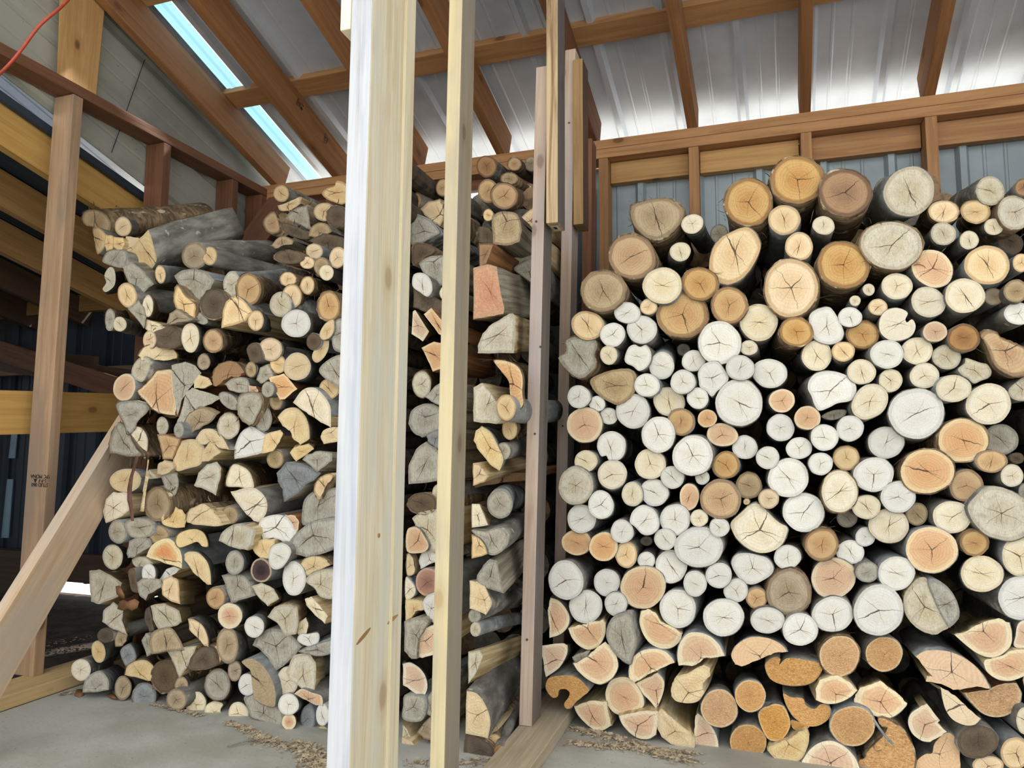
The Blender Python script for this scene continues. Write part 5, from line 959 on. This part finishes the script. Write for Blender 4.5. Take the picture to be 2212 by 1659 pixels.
# ================================================================ firewood
T4 = {'A':(1150,320,4.022),'B':(1659,320,3.998),'C':(1150,600,3.998),'D':(1659,600,3.998),'E':(1150,930,3.998),'G':(1659,930,3.998),'I':(1150,1244,3.998),'J':(1659,1244,3.998),
      'K':(170,400,3.998),'L':(450,330,3.998),'N':(230,700,3.998),'O':(190,1020,3.998),'P':(190,1244,3.998),'U':(0,1244,3.998),'Q':(700,330,3.998),'R':(700,740,3.998),'S':(700,1244,3.998),'T':(850,1080,5.53)}
def catmull(p, closed, k):
    out = []; n = len(p)
    for i in range(n if closed else n-1):
        g = (lambda j: p[j % n]) if closed else (lambda j: p[max(0, min(n-1, j))])
        a, b, c, d = g(i-1), g(i), g(i+1), g(i+2)
        for s in range(k):
            t = s/k; out.append(tuple(.5*((2*b[m]) + (-a[m]+c[m])*t + (2*a[m]-5*b[m]+4*c[m]-d[m])*t*t + (-a[m]+3*b[m]-3*c[m]+d[m])*t**3) for m in (0,1)))
    if not closed: out.append(p[-1])
    return out
def make_log(idx, line, label):
    rnd = random.Random(idx*7+3)
    head, tail = line.split(';')[0].split(), line.split(';')[1].split('@')[0].split()
    tl, kind = head[0], head[1]; ox, oy, s = T4[tl]
    col, bk = tail[0], tail[1]; dx = dy = None; zoff = 0.; nums = []
    for v in tail[2:]:
        if v[0] == 'z': zoff = float(v[1:])
        else: nums.append(float(v))
    if nums: dx, dy = nums[0]/s, nums[1]/s
    # outline in picture directions; each point knows whether the edge after it carries bark
    if kind == 'e':
        cx, cy, rx, ry, ro = (float(v) for v in head[2:7]); n = 30; q = []
        ph = [rnd.uniform(0, 6.28) for _ in range(3)]
        for i in range(n):
            a = 2*math.pi*i/n; f = 1+.018*math.sin(2*a+ph[0])+.016*math.sin(3*a+ph[1])+.008*math.sin(7*a+ph[2])
            f *= 1.035 if tl in 'ABCDEGIJ' else 1.06
            u, v = rx*f*math.cos(a), ry*f*math.sin(a); c_, s_ = math.cos(R(ro)), math.sin(R(ro))
            q.append((cx+u*c_-v*s_, cy+u*s_+v*c_, 1))
    else:
        seg = ' '.join(head[2:]).split('/')
        P1 = [float(v) for v in seg[0].split()]; P1 = list(zip(P1[::2], P1[1::2]))
        if kind == 'h':
            P2 = [float(v) for v in seg[1].split()]; P2 = list(zip(P2[::2], P2[1::2]))
            a = catmull(P1, False, 4); q = [(x, y, 1) for x, y in a[:-1]] + [(*a[-1], 0)]
            b = [P1[-1]] + P2 + [P1[0]]
            for i in range(len(b)-1):
                for f in (0,.33,.66):
                    if i == 0 and f == 0: continue
                    j = 0 if f == 0 else 5
                    q.append((b[i][0]+(b[i+1][0]-b[i][0])*f+rnd.uniform(-j,j), b[i][1]+(b[i+1][1]-b[i][1])*f+rnd.uniform(-j,j), 0))
        elif kind == 'q':
            q = []
            for i in range(len(P1)):
                a, b = P1[i], P1[(i+1) % len(P1)]
                for f in (0,.33,.66):
                    j = 0 if f == 0 else 4
                    q.append((a[0]+(b[0]-a[0])*f+rnd.uniform(-j,j), a[1]+(b[1]-a[1])*f+rnd.uniform(-j,j), 0))
        else: q = [(x, y, 1) for x, y in catmull(P1, True, 4)]
    sc_ = 1.03 if tl in 'ABCDEGIJ' else 1.075
    mx_, my_ = sum(p[0] for p in q)/len(q), sum(p[1] for p in q)/len(q)
    if kind != 'e': q = [(mx_+(x-mx_)*sc_, my_+(y-my_)*sc_, f) for x, y, f in q]
    if bk == 'q': q = [(x, y, 0) for x, y, _ in q]
    px = [(ox+x/s, oy+y/s, f) for x, y, f in q]
    if kind == 'e': ctr = (ox+cx/s, oy+cy/s)
    else: ctr = (sum(p[0] for p in px)/len(px), sum(p[1] for p in px)/len(px))
    right = tl in 'ABCDEGIJ'
    if right: Y0 = 1.975 + .05*max(0, (700-ctr[1])/400)
    else: Y0 = 1.74 + max(0, (640-ctr[1]))/200*.22
    Y0 += rnd.uniform(-.018, .018) + zoff
    L = rnd.uniform(.40, .46) if right else rnd.uniform(.36, .42)
    c0 = at(ctr[0], ctr[1], Y=Y0)
    if right: L = min(L, YB-.02-Y0)
    else: L = min(L, YB-.02-Y0)
    if dx is None: axd = Vector((rnd.uniform(-.03,.03)+(0 if right else .04), 1, rnd.uniform(-.02,.02)+(0 if right else .03))).normalized()
    else:
        d = ray(ctr[0]+dx, ctr[1]+dy).normalized(); o = Vector((0,0,CAMZ)); m = c0-o
        b = m.dot(d); disc_ = b*b-(m.length_squared-L*L)
        t = b+math.sqrt(disc_) if disc_ > 0 else b
        axd = (o+d*t-c0).normalized()
        if axd.y < .12: axd.y = .12; axd.normalize()
    if not right and c0.x < -.6:
        mx2 = max(-.25, (-.655-c0.x)/L)
        if axd.x > mx2: axd.x = mx2; axd.normalize()
    nrm = (axd*.75+Vector((0,1,0))*.6).normalized()
    if abs(nrm.dot(ray(*ctr).normalized())) < .25: nrm = Vector((0,1,0))
    W = [hit(x, y, c0, nrm) for x, y, _ in px]; fl = [f for _, _, f in px]
    # local frame: Y runs along the log
    xa = axd.cross(Vector((0,0,1))).normalized(); za = xa.cross(axd); xa, za = xa, za
    M3 = Matrix((xa, axd, za)).transposed(); inv = M3.transposed()
    loc = [inv @ (p-c0) for p in W]
    if sum(a.x*b.z-b.x*a.z for a, b in zip(loc, loc[1:]+loc[:1])) < 0: loc.reverse(); fl = fl[::-1]; fl = fl[1:]+fl[:1]
    n = len(loc); Rm = max(math.hypot(p.x, p.z) for p in loc); cen = sum(loc, Vector())/n
    pith = Vector((0,0,0))
    if kind == 'h':
        e = [i for i in range(n) if fl[i] != fl[i-1]]
        if len(e) == 2: pith = (loc[e[0]]+loc[e[1]])*.5; pith = pith.lerp(cen, .25)
    th = {'b': .055, 'k': .03, 'w': .035, 'q': 0, 'g': .03}[bk]
    base_col = BM['b' if bk == 'b' else 'w' if bk == 'w' else ('g' if (bk == 'k' and rnd.random() < .25) else 'k')]
    side_m = SS[SIDE[col]]
    def shell(sel, mat, name, parent):
        bm = bmesh.new(); NS = 7; rows = []
        kk = [rnd.uniform(0, 6.28) for _ in range(4)]
        bend = rnd.uniform(-.012, .012); bend2 = rnd.uniform(-.008, .008)
        for j in range(NS+2):
            f = max(0, (j-1))/NS; row = []
            for i, p in enumerate(loc):
                r = p-cen; onbark = fl[i] or fl[i-1]; k = 1.
                if j == 0: k = 1.0
                else:
                    k = 1+th*(1 if onbark and bk != 'q' else 0)*(1+.25*math.sin(i*2.1+j*1.3+kk[0]))
                    k *= 1 + .018*math.sin(j*1.7+kk[1]+i*.35) - .03*f
                    if not onbark: k *= 1+.02*math.sin(i*3.7+kk[2]+j*.4)
                y = p.y + (.0 if j == 0 else (.0015 if j == 1 else 0)) + L*f
                if bk == 'b' and j == 1: y -= abs(math.sin(i*4.3+kk[3]))*.006
                if j == NS+1: y = L
                row.append(bm.verts.new((cen.x+r.x*k+bend*math.sin(f*3.1), y, cen.z+r.z*k+bend2*math.sin(f*3.1))))
            rows.append(row)
        for a, b in zip(rows, rows[1:]):
            for i in range(n):
                if sel(i): bm.faces.new((a[i], a[(i+1) % n], b[(i+1) % n], b[i]))
        if parent is None:
            tr = tessellate_polygon([[Vector((v.co.x, v.co.z, 0)) for v in rows[-1]]])
            for t3 in tr:
                try: bm.faces.new([rows[-1][i] for i in t3])
                except ValueError: pass
        bmesh.ops.delete(bm, geom=[v for v in bm.verts if not v.link_faces], context='VERTS')
        return bmo(name, bm, mat, parent, smooth=True)
    allq = not any(fl)
    root = shell((lambda i: not fl[i]) if allq else (lambda i: fl[i]), side_m if allq else base_col, 'round_log' if kind in 'er' and bk != 'q' else 'split_log', None)
    if not allq and not all(fl): shell(lambda i: not fl[i], side_m, 'split_face', root)
    # sawn end
    star = all(((loc[i]-cen).x*(loc[(i+1) % n]-cen).z-(loc[(i+1) % n]-cen).x*(loc[i]-cen).z) > 0 for i in range(n))
    bm = bmesh.new(); uvl = bm.loops.layers.uv.new('UVMap'); rl = bm.verts.layers.float.new('rad')
    def V(p, r):
        v = bm.verts.new(p); v[rl] = r; return v
    if star:
        rings = []
        for rr in (.3,.6,.82,.94,1.):
            rings.append([V(cen.lerp(p, rr)+Vector((0,-(1-rr)*.0015+(rnd.uniform(-1,1)*.0009 if rr < 1 else 0),0)), rr) for p in loc])
        c = V(cen+Vector((0,-.002,0)), 0.)
        for i in range(n): bm.faces.new((c, rings[0][i], rings[0][(i+1) % n]))
        for a, b in zip(rings, rings[1:]):
            for i in range(n): bm.faces.new((a[i], a[(i+1) % n], b[(i+1) % n], b[i]))
    else:
        vs = [V(p, .7) for p in loc]
        for t3 in tessellate_polygon([[Vector((p.x, p.z, 0)) for p in loc]]):
            try: bm.faces.new([vs[i] for i in t3])
            except ValueError: pass
    Ru = Rm if kind != 'h' else Rm*1.15
    for f in bm.faces:
        for l in f.loops: l[uvl].uv = ((l.vert.co.x-pith.x)/Ru, (l.vert.co.z-pith.z)/Ru)
    bmesh.ops.recalc_face_normals(bm, faces=bm.faces)
    if sum(f.normal.y*f.calc_area() for f in bm.faces) > 0: bmesh.ops.reverse_faces(bm, faces=bm.faces)
    me = bpy.data.meshes.new('cut_end'); bm.to_mesh(me); bm.free(); me.shade_smooth()
    link('cut_end', me, EM[col], root)
    # papery shreds of bark round the rim
    if bk == 'b' and Rm > .02:
        bm = bmesh.new()
        idxs = [i for i in range(n) if fl[i]]
        for _ in range(int(8+Rm*150)):
            i = rnd.choice(idxs); p = loc[i]; r = (p-cen); r.y = 0; r.normalize(); tg_ = Vector((-r.z,0,r.x)); y = rnd.uniform(-.004, .09)
            o_ = cen+(p-cen)*1.05; o_.y = p.y+y; ln_ = rnd.uniform(.012,.034); wd = rnd.uniform(.0015,.005); cu_ = rnd.uniform(-2.5,2.5); pr = None; dirv = (tg_*rnd.choice((-1,1))+r*rnd.uniform(.2,1.)).normalized()
            for k in range(6):
                a = cu_*k/5; dd = dirv*math.cos(a)+r*math.sin(a)*.8; o_ = o_+dd*ln_/5
                c1 = bm.verts.new(o_+Vector((0,-wd*(1-k/7),0))); c2 = bm.verts.new(o_+Vector((0,wd*(1-k/7),0))+r*.0006)
                if pr: bm.faces.new((pr[0], pr[1], c2, c1))
                pr = (c1, c2)
        bmo('bark_shreds', bm, BM['b'], root)['kind'] = 'stuff'
    root.matrix_world = Matrix.Translation(c0) @ M3.to_4x4()
    rt = root.name.startswith('round')
    tag(root, label, 'round log' if rt else 'split log', ('round logs in the ' if rt else 'split logs in the ')+('right' if right else 'left')+' stack')
    return root
for i, ln in enumerate(LOGS): make_log(i, ln.split('|')[0], ln.split('|')[1])

# logs no picture-side gap shows singly: back rows coloured dark for the shade in the gaps, and the stretches hidden by the front posts
def pix(p):
    c = MW.transposed() @ (Vector(p)-Vector((0,0,CAMZ))); return CX+FPX*c.x/c.z, CY+FPX*c.y/c.z
SHADELOG = plain('shade_toned_logs', (84,72,60), .95, (48,42,36), 30.)
ENDP = [plain('pile_end_tan', (150,124,92), .9, (112,92,68), 40.), plain('pile_end_grey', (136,130,116), .9, (104,98,88), 40.), plain('pile_end_cream', (206,190,154), .85, (170,150,116), 40.)]
def pile(name, x0, x1, ztop, y0, y1, r, ends, label, seed, test=None):
    rnd = random.Random(seed); bm = bmesh.new(); z = r; row = 0
    while z < 2:
        x = x0+r+(r if row % 2 else 0)
        while x < x1-r*.5:
            if z < ztop(x) and (test is None or test(x, z, r)):
                rr = r*rnd.uniform(.85,1.05); yy = y0+rnd.uniform(0,.05); v0 = []; v1 = []; ph = rnd.uniform(0,6)
                for k in range(14):
                    a = k*.4488; f = 1+.05*math.sin(2*a+ph)+.03*math.sin(3*a+2*ph); c_ = (x+rr*math.cos(a)*f, z+rr*math.sin(a)*f)
                    v0.append(bm.verts.new((c_[0], yy, c_[1]))); v1.append(bm.verts.new((c_[0]+rnd.uniform(-.002,.002), y1, c_[1])))
                mi = 1+ends[int(rnd.random()*len(ends))]
                bm.faces.new(v0[::-1]).material_index = mi; bm.faces.new(v1)
                for k in range(14): bm.faces.new((v0[k], v0[(k+1) % 14], v1[(k+1) % 14], v1[k]))
            x += 2*r
        z += r*1.74; row += 1
    me = bpy.data.meshes.new(name); bm.to_mesh(me); bm.free()
    tag(link(name, me, mats=[SHADELOG]+ENDP), label, 'log stack', kind='stuff')
pile('back_row_of_logs', -.50, 1.6, lambda x: 1.50 + (.15 if .1 < x < .62 else 0)-(.35 if x < -.2 else .36 if x > .62 else 0), 2.46, 2.70, .05, (0,1), 'back row logs toned dark for shade in the gaps of the right stack', 3)
pile('back_row_of_logs', -2.32, -.64, lambda x: 1.55 + (.12 if x > -1.7 else -.1), 2.2, 2.5, .05, (0,1), 'back row logs toned dark for shade in the gaps of the left stack', 4)
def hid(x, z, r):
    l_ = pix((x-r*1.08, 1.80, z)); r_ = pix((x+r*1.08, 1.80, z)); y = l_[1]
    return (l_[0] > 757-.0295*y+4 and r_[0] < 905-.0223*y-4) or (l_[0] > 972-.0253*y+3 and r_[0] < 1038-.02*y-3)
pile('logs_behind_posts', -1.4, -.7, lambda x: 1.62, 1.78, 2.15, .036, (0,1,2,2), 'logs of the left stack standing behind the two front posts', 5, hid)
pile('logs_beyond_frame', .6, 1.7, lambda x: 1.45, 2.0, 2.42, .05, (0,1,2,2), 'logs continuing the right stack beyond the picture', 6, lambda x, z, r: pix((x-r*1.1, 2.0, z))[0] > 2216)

# ================================================================ loose things
def flake(bm, p, a, l, w_, h, rnd):
    d = Vector((math.cos(a), math.sin(a), 0)); s = Vector((-d.y, d.x, 0)); z = Vector((0,0,h))
    v = [p-d*l-s*w_, p+d*l-s*w_*.6+z*.4, p+d*l*.8+s*w_+z, p-d*l*.9+s*w_*.7+z*.5]
    t = [x+Vector((0,0,.0012)) for x in v]; b = [bm.verts.new(x) for x in v]; t = [bm.verts.new(x) for x in t]
    bm.faces.new(b[::-1]); bm.faces.new(t)
    for i in range(4): bm.faces.new((b[i], b[(i+1) % 4], t[(i+1) % 4], t[i]))
def chips(name, segs, n, label, mat=CHIP, seed=1):
    rnd = random.Random(seed); bm = bmesh.new()
    for _ in range(n):
        (x0,y0),(x1,y1),sp = rnd.choice(segs); f = rnd.random(); p = at(x0+(x1-x0)*f, y0+(y1-y0)*f, Z=.001)
        p += Vector((rnd.gauss(0, sp), -abs(rnd.gauss(0, sp)), rnd.uniform(0,.003)))
        flake(bm, p, rnd.uniform(0,6.28), rnd.uniform(.0015,.007), rnd.uniform(.001,.003), rnd.uniform(0,.003), rnd)
    tag(bmo(name, bm, mat), label, 'wood chips', kind='stuff')
chips('wood_chips', [((505,1560),(600,1600),.012),((560,1590),(700,1625),.02),((660,1600),(700,1655),.02),((690,1640),(760,1659),.03)], 1500, 'tan wood chips and sawdust on the slab in front of the left stack', seed=2)
chips('wood_chips', [((1240,1570),(1330,1590),.015),((1230,1600),(1500,1625),.018),((1330,1590),(1480,1640),.02)], 1300, 'grey wood chips and sawdust in front of the right stack', seed=5)
chips('wood_chips', [((130,1500),(270,1480),.008),((330,1520),(440,1545),.008),((880,1645),(1100,1640),.02)], 500, 'scattered bark crumbs along the foot of the left stack', seed=8)
chips('leaf_litter', [((100,1300),(200,1330),.12),((120,1360),(190,1400),.12)], 900, 'dark leaf litter on the dirt behind the side wall sill', mat=plain('dark_litter', (66,50,40), .9), seed=4)
def leaf(pts, Y, label, mat=LEAF, up_=.0, bulge=.003):
    c = sum((at(x,y,Y=Y) for x, y in pts), Vector())/len(pts); bm = bmesh.new(); cv = bm.verts.new(c+Vector((0,-bulge,up_)))
    vs = [bm.verts.new(at(x,y,Y=Y)+Vector((0, .004*math.sin(i*1.7), 0))) for i, (x, y) in enumerate(pts)]
    for i in range(len(vs)): bm.faces.new((cv, vs[i], vs[(i+1) % len(vs)]))
    o = bmo('dead_leaf', bm, mat, smooth=True); md = o.modifiers.new('thickness', 'SOLIDIFY'); md.thickness = .0012
    tag(o, label, 'leaf')
O_ = lambda x, y: (190+x/3.998, 1020+y/3.998); U_ = lambda x, y: (x/3.998, 1244+y/3.998)
leaf([O_(*p) for p in [(255,1180),(265,1120),(310,1100),(350,1115),(400,1095),(438,1120),(435,1170),(390,1195),(340,1180),(290,1195)]], 1.715, 'curled orange-brown leaf lying flat on the straw-coloured split log')
leaf([O_(*p) for p in [(240,985),(265,980),(295,1010),(325,1060),(315,1090),(285,1090),(255,1050)]], 1.715, 'upright orange-brown leaf tucked above the flat leaf')
def floor_leaf(pts, label):
    bm = bmesh.new(); ps = [at(x,y,Z=.004) for x, y in pts]; c = bm.verts.new(sum(ps, Vector())/len(ps)+Vector((0,0,.006)))
    vs = [bm.verts.new(p+Vector((0,0,.004*math.sin(i*2.3)))) for i, p in enumerate(ps)]
    for i in range(len(vs)): bm.faces.new((c, vs[i], vs[(i+1) % len(vs)]))
    o = bmo('dead_leaf', bm, LEAF, smooth=True); md = o.modifiers.new('thickness', 'SOLIDIFY'); md.thickness = .0012; tag(o, label, 'leaf')
floor_leaf([U_(*p) for p in [(640,1030),(660,985),(690,965),(720,985),(730,1020),(690,1040)]], 'reddish brown leaf on the floor at the end of the sill')
floor_leaf([U_(*p) for p in [(915,1030),(960,1010),(1010,1030),(1015,1070),(960,1060)]], 'dark brown leaf beside the second floor log')
def strip(name, px, Y, w_, mat, label, cat):
    bm = bmesh.new(); pr = None
    for i, (x, y) in enumerate(px):
        p = at(x, y, Y=Y); h = w_*(1-.25*math.sin(i*1.3)); q = [bm.verts.new(p+Vector(v)) for v in ((-h,0,0),(h*.3,-h*.5,0),(h,0,0),(0,h*.5,0))]
        if pr:
            for j in range(4): bm.faces.new((pr[j], pr[(j+1) % 4], q[(j+1) % 4], q[j]))
        else: bm.faces.new(q)
        pr = q
    bm.faces.new(pr[::-1]); return tag(bmo(name, bm, mat, smooth=False), label, cat)
N_ = lambda x, y: (230+x/3.998, 700+y/3.998)
strip('bark_strip', [N_(*p) for p in [(262,1140),(245,1220),(215,1320),(200,1420),(200,1520),(215,1600),(225,1700)]], 1.69, .008, bark('red_bark', (84,58,46), (124,88,70), (160,130,110), 'smooth'), 'reddish brown strip of bark hanging down the left edge of the stack', 'bark')
strip('wood_stake', [N_(*p) for p in [(362,1170),(350,1260),(330,1380),(318,1450)]], 1.70, .003, SS['light'], 'thin pale splinter hanging below the eye-marked log', 'stick')
strip('wood_stake', [N_(*p) for p in [(352,1310),(335,1420),(318,1530),(308,1618)]], 1.69, .0068, SS['light'], 'flat pale stake hanging upright beside the bark strip', 'stick')
tube('twig', [at(490,1612,Z=.006), at(510,1608,Z=.008), at(528,1601,Z=.007), at(548,1596,Z=.010)], .0022, BM['k'], 'thin dark twig lying on the bare slab', 'twig')
tube('twig', [at(1410,1628,Z=.004), at(1450,1634,Z=.004), at(1505,1648,Z=.004)], .0012, SS['light'], 'thin straw on the slab before the right stack', 'twig')
tube('twig', [at(1888,1555,Y=1.93), at(1900,1575,Y=1.925), at(1915,1595,Y=1.92), at(1929,1607,Y=1.92)], .0030, BM['g'], 'grey twig lying across the big ragged amber slab', 'twig')
